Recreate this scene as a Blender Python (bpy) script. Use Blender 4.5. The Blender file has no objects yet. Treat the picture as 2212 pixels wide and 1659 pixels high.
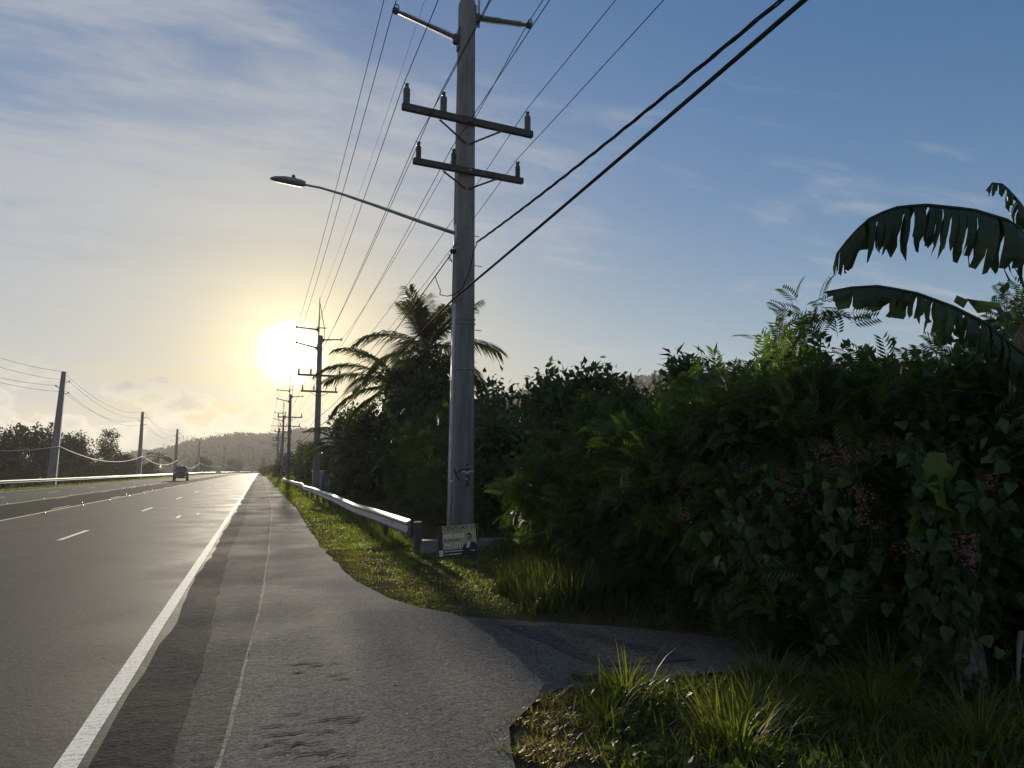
import bpy, math, random
import numpy as np
from mathutils import Vector, Matrix

R = math.radians
rng = np.random.RandomState(7)
random.seed(7)
scene = bpy.context.scene
COL = scene.collection

# ------------------------------------------------------------------ camera
cam_d = bpy.data.cameras.new('camera')
cam = bpy.data.objects.new('camera', cam_d)
COL.objects.link(cam)
cam_d.sensor_width = 36.0
cam_d.lens = 1534.0 / 2212.0 * 36.0
cam_d.clip_start = 0.05
cam_d.clip_end = 20000
CAM_H, YAW, PITCH = 1.6, R(19.44), R(6.9)
cam.location = (0, 0, CAM_H)
cam.rotation_euler = (R(90) + PITCH, 0, -YAW)
scene.camera = cam

# ------------------------------------------------------------------ sun, sky, exposure
SUN_EL, SUN_AZ = R(8.9), R(2.0)          # azimuth to the right of +Y
sun_vec = Vector((math.sin(SUN_AZ) * math.cos(SUN_EL), math.cos(SUN_AZ) * math.cos(SUN_EL), math.sin(SUN_EL)))
sl = bpy.data.lights.new('sun', 'SUN')
sl.energy = 5.0
sl.angle = R(0.6)
sl.color = (1.0, 0.88, 0.69)
so = bpy.data.objects.new('sun', sl)
COL.objects.link(so)
so.rotation_euler = sun_vec.to_track_quat('Z', 'Y').to_euler()
so.location = (20, 200, 60)

scene.view_settings.view_transform = 'Standard'
scene.view_settings.look = 'None'
scene.view_settings.gamma = 1
scene.view_settings.exposure = 0.95
scene.view_settings.use_curve_mapping = False
cy = scene.cycles
cy.use_denoising = True
cy.max_bounces = 6
cy.diffuse_bounces = 3
cy.glossy_bounces = 2
cy.transmission_bounces = 4
cy.transparent_max_bounces = 8
cy.volume_bounces = 0
cy.caustics_reflective = False
cy.caustics_refractive = False
cy.sample_clamp_indirect = 6


class NT:
    """small helper round a node tree"""
    def __init__(self, tree):
        self.t = tree
        tree.nodes.clear()

    def n(self, typ, **kw):
        nd = self.t.nodes.new(typ)
        for k, v in kw.items():
            setattr(nd, k, v)
        return nd

    def link(self, a, b):
        self.t.links.new(a, b)

    def put(self, sock, v):
        if hasattr(v, 'is_output') or hasattr(v, 'links'):
            self.t.links.new(v, sock)
        else:
            sock.default_value = v

    def math(self, op, a, b=None, c=None, clamp=False):
        m = self.n('ShaderNodeMath', operation=op, use_clamp=clamp)
        self.put(m.inputs[0], a)
        if b is not None:
            self.put(m.inputs[1], b)
        if c is not None:
            self.put(m.inputs[2], c)
        return m.outputs[0]

    def vmath(self, op, a, b=None, scale=None):
        m = self.n('ShaderNodeVectorMath', operation=op)
        self.put(m.inputs[0], a)
        if b is not None:
            self.put(m.inputs[1], b)
        if scale is not None:
            self.put(m.inputs['Scale'], scale)
        return m.outputs['Value'] if op in ('DOT_PRODUCT', 'LENGTH') else m.outputs[0]

    def maprange(self, v, a, b, c=0.0, d=1.0, smooth=True):
        m = self.n('ShaderNodeMapRange', interpolation_type='SMOOTHSTEP' if smooth else 'LINEAR')
        self.put(m.inputs['Value'], v)
        m.inputs['From Min'].default_value = a
        m.inputs['From Max'].default_value = b
        m.inputs['To Min'].default_value = c
        m.inputs['To Max'].default_value = d
        return m.outputs[0]

    def noise(self, vec, scale, detail=4, rough=0.55, dist=0.0):
        m = self.n('ShaderNodeTexNoise')
        if vec is not None:
            self.put(m.inputs['Vector'], vec)
        m.inputs['Scale'].default_value = scale
        m.inputs['Detail'].default_value = detail
        m.inputs['Roughness'].default_value = rough
        m.inputs['Distortion'].default_value = dist
        return m.outputs[0]

    def mix(self, f, a, b, mode='MIX'):
        m = self.n('ShaderNodeMix', data_type='RGBA', blend_type=mode)
        self.put(m.inputs[0], f)
        self.put(m.inputs[6], a)
        self.put(m.inputs[7], b)
        return m.outputs[2]


world = bpy.data.worlds.new('World')
scene.world = world
world.use_nodes = True
w = NT(world.node_tree)
wo = w.n('ShaderNodeOutputWorld')
bg = w.n('ShaderNodeBackground')
w.link(bg.outputs[0], wo.inputs[0])
SKY_STRENGTH = 0.075
bg.inputs['Strength'].default_value = SKY_STRENGTH
sky = w.n('ShaderNodeTexSky', sky_type='NISHITA', sun_disc=False)
sky.sun_elevation = SUN_EL
sky.sun_rotation = SUN_AZ
sky.altitude = 0
sky.air_density = 1.0
sky.dust_density = 0.6
sky.ozone_density = 2.0
tc = w.n('ShaderNodeTexCoord')
D = w.vmath('NORMALIZE', tc.outputs['Generated'])
sep = w.n('ShaderNodeSeparateXYZ')
w.link(D, sep.inputs[0])
dx, dy, dz = sep.outputs
ca = w.vmath('DOT_PRODUCT', D, tuple(sun_vec))
ang = w.math('MULTIPLY', w.math('ARCCOSINE', w.math('MINIMUM', ca, 0.999999)), 57.29578)
# the sun seen through thin cloud: a blown core and a warm aureole
core = w.maprange(ang, 0.9, 3.0, 1.0, 0.0)
g1 = w.math('EXPONENT', w.math('MULTIPLY', ang, -1 / 3.0))
g2 = w.math('EXPONENT', w.math('MULTIPLY', ang, -1 / 6.5))
g3 = w.math('EXPONENT', w.math('MULTIPLY', ang, -1 / 15.0))
# high thin cloud sheet, denser west (left) of the sun
zc = w.math('ADD', w.math('MAXIMUM', dz, 0.0), 0.10)
px = w.math('DIVIDE', dx, zc)
py = w.math('DIVIDE', dy, zc)
cmb = w.n('ShaderNodeCombineXYZ')
w.put(cmb.inputs[0], w.math('MULTIPLY', px, 1.0))
w.put(cmb.inputs[1], w.math('MULTIPLY', py, 1.0))
P2 = cmb.outputs[0]
rot = w.n('ShaderNodeMapping')
rot.inputs['Rotation'].default_value = (0, 0, R(-28))
rot.inputs['Scale'].default_value = (0.55, 1.5, 1)
w.link(P2, rot.inputs[0])
n_big = w.noise(P2, 0.35, 3, 0.5)
n_str = w.noise(rot.outputs[0], 1.1, 7, 0.62, 0.6)
n_rip = w.noise(rot.outputs[0], 4.2, 5, 0.6, 0.4)
west = w.maprange(dx, -0.35, 0.60, 1.0, 0.0)
cov = w.math('MULTIPLY_ADD', n_str, 3.4, -1.7)
cov = w.math('ADD', cov, w.math('MULTIPLY_ADD', n_rip, 1.7, -0.85))
cov = w.math('ADD', cov, w.math('MULTIPLY_ADD', n_big, 0.9, -0.45))
cov = w.math('ADD', cov, w.math('MULTIPLY_ADD', west, 0.64, -0.03))
veil = w.maprange(cov, 0.0, 0.95)
# low cumulus on the horizon
cs = w.n('ShaderNodeMapping')
cs.inputs['Scale'].default_value = (13, 13, 21)
w.link(D, cs.inputs[0])
n_cu = w.noise(cs.outputs[0], 1.0, 6, 0.55, 0.15)
elt = w.math('SUBTRACT', w.maprange(dz, 0.05, 0.18, 0.0, 0.30, smooth=False), w.math('MULTIPLY', g3, 0.17))
n_cb = w.noise(D, 3.1, 2, 0.5)
cu = w.maprange(w.math('ADD', w.math('SUBTRACT', n_cu, elt), w.math('MULTIPLY', n_cb, 0.22)), 0.59, 0.66)
cu = w.math('MULTIPLY', cu, w.maprange(dz, -0.01, 0.005))
cu_in = w.maprange(n_cu, 0.45, 0.72)
# colours: K turns a display-referred radiance into the sky's own units
K = 1.0 / 0.144
lum = w.vmath('DOT_PRODUCT', sky.outputs[0], (0.25 * 0.144, 0.6 * 0.144, 0.15 * 0.144))
comp = w.math('DIVIDE', 1.0, w.math('ADD', 1.0, w.math('MULTIPLY', lum, 1.5)))
base = w.vmath('SCALE', sky.outputs[0], scale=comp)
hs = w.n('ShaderNodeHueSaturation')
hs.inputs['Saturation'].default_value = 1.40
hs.inputs['Value'].default_value = 1.0
w.link(base, hs.inputs['Color'])
base = w.mix(1.0, hs.outputs[0], (0.98, 1.03, 1.18, 1), 'MULTIPLY')
dzp = w.math('MAXIMUM', dz, 0.0)
hzn = w.math('EXPONENT', w.math('MULTIPLY', dzp, -6.5))
hz_c = w.mix(w.math('MULTIPLY', g3, 1.15, clamp=True), (0.38 * K, 0.47 * K, 0.58 * K, 1), (0.72 * K, 0.66 * K, 0.46 * K, 1))
base = w.mix(w.math('MULTIPLY', hzn, 0.8), base, hz_c)
veil_cool = (0.43 * K, 0.46 * K, 0.52 * K, 1)
veil_warm = (0.80 * K, 0.68 * K, 0.42 * K, 1)
veil_c = w.mix(g2, veil_cool, veil_warm)
s1 = w.mix(w.math('MULTIPLY', veil, 0.78), base, veil_c)
cu_c = w.mix(g3, (0.62 * K, 0.62 * K, 0.62 * K, 1), (1.3 * K, 1.12 * K, 0.72 * K, 1))
cu_s = w.mix(g2, (0.40 * K, 0.41 * K, 0.42 * K, 1), (0.62 * K, 0.50 * K, 0.28 * K, 1))
cu_col = w.mix(cu_in, cu_c, cu_s)
s2 = s1


def scaled(col, f):
    m = w.n('ShaderNodeMix', data_type='RGBA', blend_type='MIX')
    w.put(m.inputs[0], f)
    m.inputs[6].default_value = (0, 0, 0, 1)
    m.inputs[7].default_value = col
    m.clamp_factor = False
    return m.outputs[2]


s3 = w.mix(1.0, s2, scaled((1.6 * K, 1.55 * K, 1.3 * K, 1), core), 'ADD')
s4 = w.mix(1.0, s3, scaled((1.0 * K, 0.86 * K, 0.52 * K, 1), g1), 'ADD')
s5 = w.mix(1.0, s4, scaled((0.38 * K, 0.31 * K, 0.14 * K, 1), g2), 'ADD')
s6 = w.mix(w.math('MULTIPLY', w.math('MULTIPLY', cu, 0.8), w.maprange(ang, 2.0, 6.0)), s5, cu_col)
w.link(s6, bg.inputs['Color'])

# ------------------------------------------------------------------ materials
MATS = {}


def pmat(name, col, rough=0.7, spec=0.3, metal=0.0, var=0.0, vscale=8.0, bump=0.0, bscale=40.0, coords='Object', col2=None, stretch=None):
    if name in MATS:
        return MATS[name]
    m = bpy.data.materials.new(name)
    m.use_nodes = True
    t = NT(m.node_tree)
    o = t.n('ShaderNodeOutputMaterial')
    p = t.n('ShaderNodeBsdfPrincipled')
    t.link(p.outputs[0], o.inputs[0])
    p.inputs['Roughness'].default_value = rough
    p.inputs['Specular IOR Level'].default_value = spec
    p.inputs['Metallic'].default_value = metal
    c = (*col, 1)
    tcn = t.n('ShaderNodeTexCoord')
    vec = tcn.outputs[coords]
    if stretch:
        mpn = t.n('ShaderNodeMapping')
        mpn.inputs['Scale'].default_value = stretch
        t.link(vec, mpn.inputs[0])
        vec = mpn.outputs[0]
    if var > 0 or col2:
        nz = t.noise(vec, vscale, 6, 0.6)
        f = t.maprange(nz, 0.32, 0.68)
        c2 = (*col2, 1) if col2 else tuple(x * (1 - var) for x in col) + (1,)
        t.link(t.mix(f, c2, c), p.inputs['Base Color'])
    else:
        p.inputs['Base Color'].default_value = c
    if bump > 0:
        b = t.n('ShaderNodeBump')
        b.inputs['Strength'].default_value = bump
        b.inputs['Distance'].default_value = 0.02
        t.link(t.noise(vec, bscale, 4, 0.6), b.inputs['Height'])
        t.link(b.outputs[0], p.inputs['Normal'])
    MATS[name] = m
    return m


def leafmat(name, cols, trans=0.4, rough=0.5, tcol=None, spec=0.25):
    """leaf: diffuse/gloss plus light through the blade; colour varies from leaf to leaf"""
    if name in MATS:
        return MATS[name]
    m = bpy.data.materials.new(name)
    m.use_nodes = True
    t = NT(m.node_tree)
    o = t.n('ShaderNodeOutputMaterial')
    p = t.n('ShaderNodeBsdfPrincipled')
    p.inputs['Roughness'].default_value = rough
    p.inputs['Specular IOR Level'].default_value = spec
    tr = t.n('ShaderNodeBsdfTranslucent')
    mx = t.n('ShaderNodeMixShader')
    mx.inputs[0].default_value = trans
    t.link(p.outputs[0], mx.inputs[1])
    t.link(tr.outputs[0], mx.inputs[2])
    t.link(mx.outputs[0], o.inputs[0])
    geo = t.n('ShaderNodeNewGeometry')
    rp = t.n('ShaderNodeValToRGB')
    el = rp.color_ramp.elements
    k = len(cols)
    while len(el) < k:
        el.new(0.5)
    for i, c in enumerate(cols):
        el[i].position = i / (k - 1) if k > 1 else 0
        el[i].color = (*c, 1)
    t.link(geo.outputs['Random Per Island'], rp.inputs[0])
    tcn = t.n('ShaderNodeTexCoord')
    nz = t.maprange(t.noise(tcn.outputs['Object'], 1.3, 3, 0.5), 0.3, 0.7, 0.62, 1.25)
    cc = t.n('ShaderNodeVectorMath', operation='SCALE')
    t.link(rp.outputs[0], cc.inputs[0])
    t.link(nz, cc.inputs['Scale'])
    t.link(cc.outputs[0], p.inputs['Base Color'])
    tc2 = t.mix(1.0, cc.outputs[0], (*(tcol or (2.2, 2.0, 0.7)), 1), 'MULTIPLY')
    t.link(tc2, tr.inputs['Color'])
    MATS[name] = m
    return m


def asphalt(name, col, rough=0.55, spec=0.45, grain=260.0, bump=0.5, patch=0.25, streak=0.0, sheen=0.0):
    """matt aggregate, with a little gloss on the worn carriageway"""
    m = bpy.data.materials.new(name)
    m.use_nodes = True
    t = NT(m.node_tree)
    o = t.n('ShaderNodeOutputMaterial')
    p = t.n('ShaderNodeBsdfPrincipled')
    df = t.n('ShaderNodeBsdfDiffuse')
    df.inputs['Roughness'].default_value = 0.6
    mxs = t.n('ShaderNodeMixShader')
    mxs.inputs[0].default_value = sheen
    t.link(df.outputs[0], mxs.inputs[1])
    t.link(p.outputs[0], mxs.inputs[2])
    t.link(mxs.outputs[0], o.inputs[0])
    p.inputs['Specular IOR Level'].default_value = spec
    tcn = t.n('ShaderNodeTexCoord')
    vec = tcn.outputs['Object']
    g = t.noise(vec, grain, 4, 0.8)
    g2_ = t.noise(vec, grain * 0.33, 3, 0.7)
    big = t.noise(vec, 0.55, 5, 0.6)
    mp = t.n('ShaderNodeMapping')
    mp.inputs['Scale'].default_value = (1.1, 0.03, 1)
    t.link(vec, mp.inputs[0])
    st = t.noise(mp.outputs[0], 1.0, 4, 0.6)
    val = t.math('ADD', t.maprange(g, 0.30, 0.70, 0.15, 1.9, False), t.maprange(g2_, 0.3, 0.7, -0.30, 0.30, False))
    val = t.math('MULTIPLY', val, t.maprange(big, 0.3, 0.7, 1 - patch, 1 + patch))
    val = t.math('MULTIPLY', val, t.maprange(st, 0.3, 0.7, 1 - streak, 1 + streak))
    sp = t.maprange(t.noise(vec, grain * 1.3, 1, 0.5), 0.69, 0.74)
    val = t.math('ADD', val, t.math('MULTIPLY', sp, 1.8))
    cc = t.n('ShaderNodeVectorMath', operation='SCALE')
    cc.inputs[0].default_value = col
    t.link(val, cc.inputs['Scale'])
    t.link(cc.outputs[0], p.inputs['Base Color'])
    t.link(cc.outputs[0], df.inputs['Color'])
    t.link(t.maprange(big, 0.3, 0.7, rough - 0.06, rough + 0.08), p.inputs['Roughness'])
    b = t.n('ShaderNodeBump')
    b.inputs['Strength'].default_value = bump
    b.inputs['Distance'].default_value = 0.006
    t.link(t.math('ADD', g, t.math('MULTIPLY', g2_, 1.6)), b.inputs['Height'])
    t.link(b.outputs[0], p.inputs['Normal'])
    t.link(b.outputs[0], df.inputs['Normal'])
    MATS[name] = m
    return m


def paint(name, col, wear=0.45):
    """road paint worn through to the asphalt in places"""
    m = bpy.data.materials.new(name)
    m.use_nodes = True
    t = NT(m.node_tree)
    o = t.n('ShaderNodeOutputMaterial')
    p = t.n('ShaderNodeBsdfPrincipled')
    t.link(p.outputs[0], o.inputs[0])
    p.inputs['Roughness'].default_value = 0.85
    p.inputs['Specular IOR Level'].default_value = 0.1
    tcn = t.n('ShaderNodeTexCoord')
    vec = tcn.outputs['Object']
    a = t.noise(vec, 55, 5, 0.7)
    mp = t.n('ShaderNodeMapping')
    mp.inputs['Scale'].default_value = (3, 26, 1)
    t.link(vec, mp.inputs[0])
    b_ = t.noise(mp.outputs[0], 1.0, 4, 0.6)
    f = t.maprange(t.math('ADD', a, t.math('MULTIPLY', b_, 0.6)), wear + 0.20, wear + 0.42)
    t.link(t.mix(f, (col[0] * .28, col[1] * .28, col[2] * .27, 1), (*col, 1)), p.inputs['Base Color'])
    bp = t.n('ShaderNodeBump')
    bp.inputs['Strength'].default_value = 0.35
    bp.inputs['Distance'].default_value = 0.004
    t.link(b_, bp.inputs['Height'])
    t.link(bp.outputs[0], p.inputs['Normal'])
    MATS[name] = m
    return m


M_road = asphalt('road_asphalt', (0.060, 0.056, 0.050), 0.7, 0.2, 42, 0.35, 0.10, 0.09, sheen=0.35)
M_new = asphalt('fresh_asphalt', (0.030, 0.029, 0.028), 0.8, 0.15, 42, 0.4, 0.15, 0.05, sheen=0.22)
M_shoulder = asphalt('shoulder_asphalt', (0.098, 0.090, 0.080), 0.85, 0.15, 34, 0.9, 0.20, sheen=0.25)
M_rough = asphalt('rough_asphalt', (0.036, 0.034, 0.034), 0.85, 0.15, 26, 1.0, 0.35, sheen=0.22)
M_path = asphalt('path_asphalt', (0.148, 0.135, 0.117), 0.85, 0.15, 38, 0.7, 0.14, sheen=0.28)
M_white = paint('white_road_paint', (0.70, 0.69, 0.64), 0.40)
M_yellow = paint('yellow_road_paint', (0.62, 0.50, 0.22), 0.40)
M_seam = asphalt('seam_dust', (0.30, 0.265, 0.20), 0.85, 0.15, 30, 0.5, 0.4, sheen=0.3)
M_soil = pmat('soil', (0.075, 0.058, 0.038), 1.0, 0.0, var=0.6, vscale=2.2, bump=0.8, bscale=18, col2=(0.035, 0.042, 0.018))
M_conc = pmat('pole_concrete', (0.24, 0.232, 0.222), 0.85, 0.2, var=0.38, vscale=3.5, bump=0.35, bscale=60, stretch=(2.2, 2.2, 0.22))
M_conc2 = pmat('wall_concrete', (0.24, 0.24, 0.24), 0.85, 0.2, var=0.45, vscale=5, bump=0.4, bscale=30)
M_wood = pmat('crossarm_timber', (0.085, 0.075, 0.066), 0.75, 0.25, var=0.4, vscale=14, bump=0.3, bscale=50)
M_galv = pmat('galvanised_steel', (0.42, 0.42, 0.41), 0.55, 0.4, metal=0.7, var=0.3, vscale=9)
M_dark = pmat('dark_steel', (0.06, 0.06, 0.062), 0.5, 0.4, metal=0.3)
M_porc = pmat('grey_porcelain', (0.14, 0.15, 0.15), 0.35, 0.5, var=0.15)
M_polym = pmat('dark_porcelain', (0.055, 0.050, 0.050), 0.35, 0.5)
M_wire = pmat('conductor', (0.028, 0.028, 0.032), 0.9, 0.04)
M_cable = pmat('black_cable', (0.020, 0.020, 0.022), 0.8, 0.08)
M_wcable = pmat('white_cable', (0.50, 0.48, 0.44), 0.7, 0.2)
M_bark = pmat('bark', (0.14, 0.115, 0.095), 0.9, 0.15, var=0.5, vscale=12, bump=0.6, bscale=30)
M_palmbark = pmat('palm_bark', (0.20, 0.18, 0.155), 0.9, 0.15, var=0.4, vscale=9, bump=0.5, bscale=20)
M_black = pmat('black_paint', (0.014, 0.014, 0.016), 0.55, 0.4)
M_signwhite = pmat('sign_white', (0.78, 0.78, 0.77), 0.45, 0.4)
M_lens = pmat('lens', (0.5, 0.5, 0.48), 0.2, 0.5)

LF_feather = leafmat('feathery_leaf', [(0.028, 0.052, 0.016), (0.044, 0.078, 0.022), (0.064, 0.104, 0.030)], 0.38, tcol=(1.9, 1.8, 0.7))
LF_broad = leafmat('broad_leaf', [(0.022, 0.045, 0.016), (0.038, 0.070, 0.020), (0.052, 0.088, 0.026)], 0.30)
LF_dark = leafmat('dark_leaf', [(0.018, 0.034, 0.015), (0.030, 0.052, 0.020), (0.042, 0.062, 0.024)], 0.25)
LF_vine = leafmat('vine_leaf', [(0.026, 0.048, 0.018), (0.040, 0.072, 0.024), (0.060, 0.100, 0.030)], 0.38)
LF_palm = leafmat('palm_leaf', [(0.035, 0.055, 0.020), (0.055, 0.080, 0.026), (0.085, 0.095, 0.035)], 0.30)
LF_banana = leafmat('banana_leaf', [(0.018, 0.036, 0.016), (0.022, 0.042, 0.018)], 0.05, rough=0.45)
LF_young = leafmat('young_leaf', [(0.10, 0.16, 0.03), (0.11, 0.17, 0.03)], 0.5)
LF_dry = leafmat('dry_leaf', [(0.12, 0.095, 0.065), (0.18, 0.145, 0.10), (0.09, 0.07, 0.045)], 0.3)
LF_grass = leafmat('grass_blade', [(0.048, 0.078, 0.018), (0.078, 0.118, 0.026), (0.11, 0.145, 0.036), (0.14, 0.135, 0.06)], 0.52, tcol=(2.1, 1.95, 0.6), spec=0.2)
LF_weed = leafmat('low_weed', [(0.085, 0.080, 0.024), (0.115, 0.115, 0.03), (0.14, 0.12, 0.045), (0.07, 0.05, 0.03)], 0.45, tcol=(1.6, 1.5, 0.6))
LF_pink = leafmat('pink_flower', [(0.14, 0.045, 0.065), (0.22, 0.075, 0.11), (0.28, 0.13, 0.15)], 0.3, tcol=(1.2, 0.9, 0.9))
LF_far = leafmat('distant_leaf', [(0.014, 0.024, 0.010), (0.022, 0.033, 0.013), (0.030, 0.040, 0.017)], 0.10, rough=0.8, spec=0.03)

LF_hill = leafmat('hill_leaf', [(0.012, 0.016, 0.009), (0.018, 0.023, 0.011)], 0.0, rough=1.0, spec=0.0)

# ------------------------------------------------------------------ mesh helpers


def tag(o, label=None, cat=None, group=None, kind=None):
    if label:
        o['label'] = label
    if cat:
        o['category'] = cat
    if group:
        o['group'] = group
    if kind:
        o['kind'] = kind
    return o


def empty(name, loc=(0, 0, 0), rz=0.0, parent=None):
    o = bpy.data.objects.new(name, None)
    o.empty_display_size = 0.3
    o.location = loc
    o.rotation_euler = (0, 0, rz)
    COL.objects.link(o)
    o.parent = parent
    return o


def mesh_np(V, F, name):
    """V (n,3); F (m,k) with one k"""
    me = bpy.data.meshes.new(name)
    V = np.ascontiguousarray(V, dtype=np.float32)
    F = np.ascontiguousarray(F, dtype=np.int32)
    m, k = F.shape
    me.vertices.add(len(V))
    me.vertices.foreach_set('co', V.ravel())
    me.loops.add(m * k)
    me.loops.foreach_set('vertex_index', F.ravel())
    me.polygons.add(m)
    me.polygons.foreach_set('loop_start', np.arange(0, m * k, k, dtype=np.int32))
    me.update(calc_edges=True)
    return me


def link(name, me, mat, parent=None, smooth=False, loc=None):
    if mat is not None and not me.materials:
        me.materials.append(mat)
    if smooth:
        me.polygons.foreach_set('use_smooth', np.ones(len(me.polygons), dtype=bool))
    o = bpy.data.objects.new(name, me)
    COL.objects.link(o)
    o.parent = parent
    if loc is not None:
        o.location = loc
    return o


class MB:
    def __init__(self):
        self.v = []
        self.f = []

    def add(self, V, F):
        b = len(self.v)
        self.v.extend(tuple(map(float, p)) for p in V)
        self.f.extend(tuple(i + b for i in q) for q in F)
        return self

    def box(self, c, s, rz=0.0, bev=0.0):
        x, y, z = s[0] / 2, s[1] / 2, s[2] / 2
        if bev <= 0:
            P = [(-x, -y, -z), (x, -y, -z), (x, y, -z), (-x, y, -z), (-x, -y, z), (x, -y, z), (x, y, z), (-x, y, z)]
            Fc = [(0, 3, 2, 1), (4, 5, 6, 7), (0, 1, 5, 4), (1, 2, 6, 5), (2, 3, 7, 6), (3, 0, 4, 7)]
        else:
            b = bev
            L = [(-x + b, -y), (x - b, -y), (x, -y + b), (x, y - b), (x - b, y), (-x + b, y), (-x, y - b), (-x, -y + b)]
            P, Fc = [], []
            for zz, k in ((-z, 1 - b / max(x, y)), (-z + b, 1), (z - b, 1), (z, 1 - b / max(x, y))):
                P += [(p[0] * k, p[1] * k, zz) for p in L]
            for r_ in range(3):
                for i in range(8):
                    j = (i + 1) % 8
                    Fc.append((r_ * 8 + i, r_ * 8 + j, r_ * 8 + 8 + j, r_ * 8 + 8 + i))
            Fc.append(tuple(range(7, -1, -1)))
            Fc.append(tuple(range(24, 32)))
        cz, sz = math.cos(rz), math.sin(rz)
        P = [(c[0] + p[0] * cz - p[1] * sz, c[1] + p[0] * sz + p[1] * cz, c[2] + p[2]) for p in P]
        return self.add(P, Fc)

    def tube(self, pts, rad, n=8, cap=True):
        pts = [Vector(p) for p in pts]
        k = len(pts)
        rads = rad if hasattr(rad, '__len__') else [rad] * k
        V, Fc = [], []
        prev = None
        for i, p in enumerate(pts):
            t = (pts[min(i + 1, k - 1)] - pts[max(i - 1, 0)]).normalized()
            if prev is None:
                a = Vector((0, 0, 1)) if abs(t.z) < 0.9 else Vector((1, 0, 0))
                u = t.cross(a).normalized()
            else:
                u = (prev - t * prev.dot(t)).normalized()
            prev = u
            v2 = t.cross(u)
            for j in range(n):
                a = 2 * math.pi * j / n
                V.append(p + (u * math.cos(a) + v2 * math.sin(a)) * rads[i])
        for i in range(k - 1):
            for j in range(n):
                j2 = (j + 1) % n
                Fc.append((i * n + j, i * n + j2, (i + 1) * n + j2, (i + 1) * n + j))
        if cap:
            Fc.append(tuple(range(n - 1, -1, -1)))
            Fc.append(tuple((k - 1) * n + j for j in range(n)))
        return self.add(V, Fc)

    def lathe(self, prof, base=(0, 0, 0), axis=(0, 0, 1), n=12):
        """prof: (distance along axis, radius)"""
        q = Vector(axis).to_track_quat('Z', 'Y')
        V, Fc = [], []
        for h, r in prof:
            for j in range(n):
                a = 2 * math.pi * j / n
                V.append(Vector(base) + q @ Vector((r * math.cos(a), r * math.sin(a), h)))
        for i in range(len(prof) - 1):
            for j in range(n):
                j2 = (j + 1) % n
                Fc.append((i * n + j, i * n + j2, (i + 1) * n + j2, (i + 1) * n + j))
        Fc.append(tuple(range(n - 1, -1, -1)))
        Fc.append(tuple((len(prof) - 1) * n + j for j in range(n)))
        return self.add(V, Fc)

    def loft(self, secs, closed=True, cap=True):
        k = len(secs[0])
        V = [p for s in secs for p in s]
        Fc = []
        for i in range(len(secs) - 1):
            for j in range(k if closed else k - 1):
                j2 = (j + 1) % k
                Fc.append((i * k + j, i * k + j2, (i + 1) * k + j2, (i + 1) * k + j))
        if cap and closed:
            Fc.append(tuple(range(k - 1, -1, -1)))
            Fc.append(tuple((len(secs) - 1) * k + j for j in range(k)))
        return self.add(V, Fc)

    def mesh(self, name='m'):
        me = bpy.data.meshes.new(name)
        me.from_pydata(self.v, [], self.f)
        me.update()
        return me

    def build(self, name, mat, parent=None, smooth=False, loc=None):
        return link(name, self.mesh(name), mat, parent, smooth, loc)


def copy_tree(o, parent=None):
    c = o.copy()
    COL.objects.link(c)
    c.parent = parent
    for ch in o.children:
        copy_tree(ch, c)
    return c


# ------------------------------------------------------------------ road alignment: straight, then a long right-hand bend
BEND, RAD = 230.0, 976.0


def road_pt(s, off, z=0.0):
    if s <= BEND:
        return (off, s, z)
    a = (s - BEND) / RAD
    r = RAD - off
    return (RAD - r * math.cos(a), BEND + r * math.sin(a), z)


def strip(x0, x1, s0, s1, z, name, mat, parent=None, step=4.0, jit0=None, jit1=None, kind=None):
    n = max(1, int(math.ceil((s1 - s0) / step)))
    V, Fc = [], []
    for i in range(n + 1):
        s = s0 + (s1 - s0) * i / n
        a = x0(s) if callable(x0) else x0
        b = x1(s) if callable(x1) else x1
        if jit0:
            a += random.uniform(-jit0, jit0)
        if jit1:
            b += random.uniform(-jit1, jit1)
        V += [road_pt(s, a, z), road_pt(s, b, z)]
    for i in range(n):
        Fc.append((2 * i, 2 * i + 1, 2 * i + 3, 2 * i + 2))
    o = MB().add(V, Fc).build(name, mat, parent)
    if kind:
        o['kind'] = kind
    return o


# ------------------------------------------------------------------ terrain
def fbm1(x, seed, n=5):
    r_ = np.random.RandomState(seed)
    y = np.zeros_like(x, dtype=float)
    for k in range(n):
        y += np.sin(x * (1.7 ** k) * r_.uniform(0.8, 1.2) + r_.uniform(0, 6.28)) * 0.6 ** k
    return y


gx = np.concatenate([[-76, -60, -40, -30, -24, -21, -20, -19, -17.5], np.linspace(-16, 1, 5), np.linspace(1.4, 12, 22), [16, 22, 30, 45, 70, 110, 180, 300, 500, 900]])
gy = np.concatenate([np.linspace(-60, 0, 7), np.linspace(1, 30, 42), np.linspace(33, 100, 24), np.linspace(110, 700, 40), [800, 950]])
GX, GY = np.meshgrid(gx, gy)
cor = np.clip((GX - 2.0) / 2.0, 0, 1)
GZ = -0.012 + cor * (0.05 * np.sin(GX * 1.9 + GY * 0.7) * np.cos(GY * 1.1) + 0.03 * np.sin(GY * 2.3 + GX))
GZ += np.clip((GX - 9) / 25, 0, 1) * 0.7
GZ += np.where(GX < -20.5, np.clip((-20.5 - GX) / 20, 0, 1) * -1.4, 0)
bend = np.where(GY > BEND, (GY - BEND) ** 2 / (2 * RAD), 0)
ny, nx = GX.shape
V = np.stack([(GX + bend).ravel(), GY.ravel(), GZ.ravel()], 1)
idx = np.arange(nx * ny).reshape(ny, nx)
F = np.stack([idx[:-1, :-1].ravel(), idx[:-1, 1:].ravel(), idx[1:, 1:].ravel(), idx[1:, :-1].ravel()], 1)
ground = link('ground', mesh_np(V, F, 'ground'), M_soil, smooth=True)
tag(ground, kind='structure')
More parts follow.
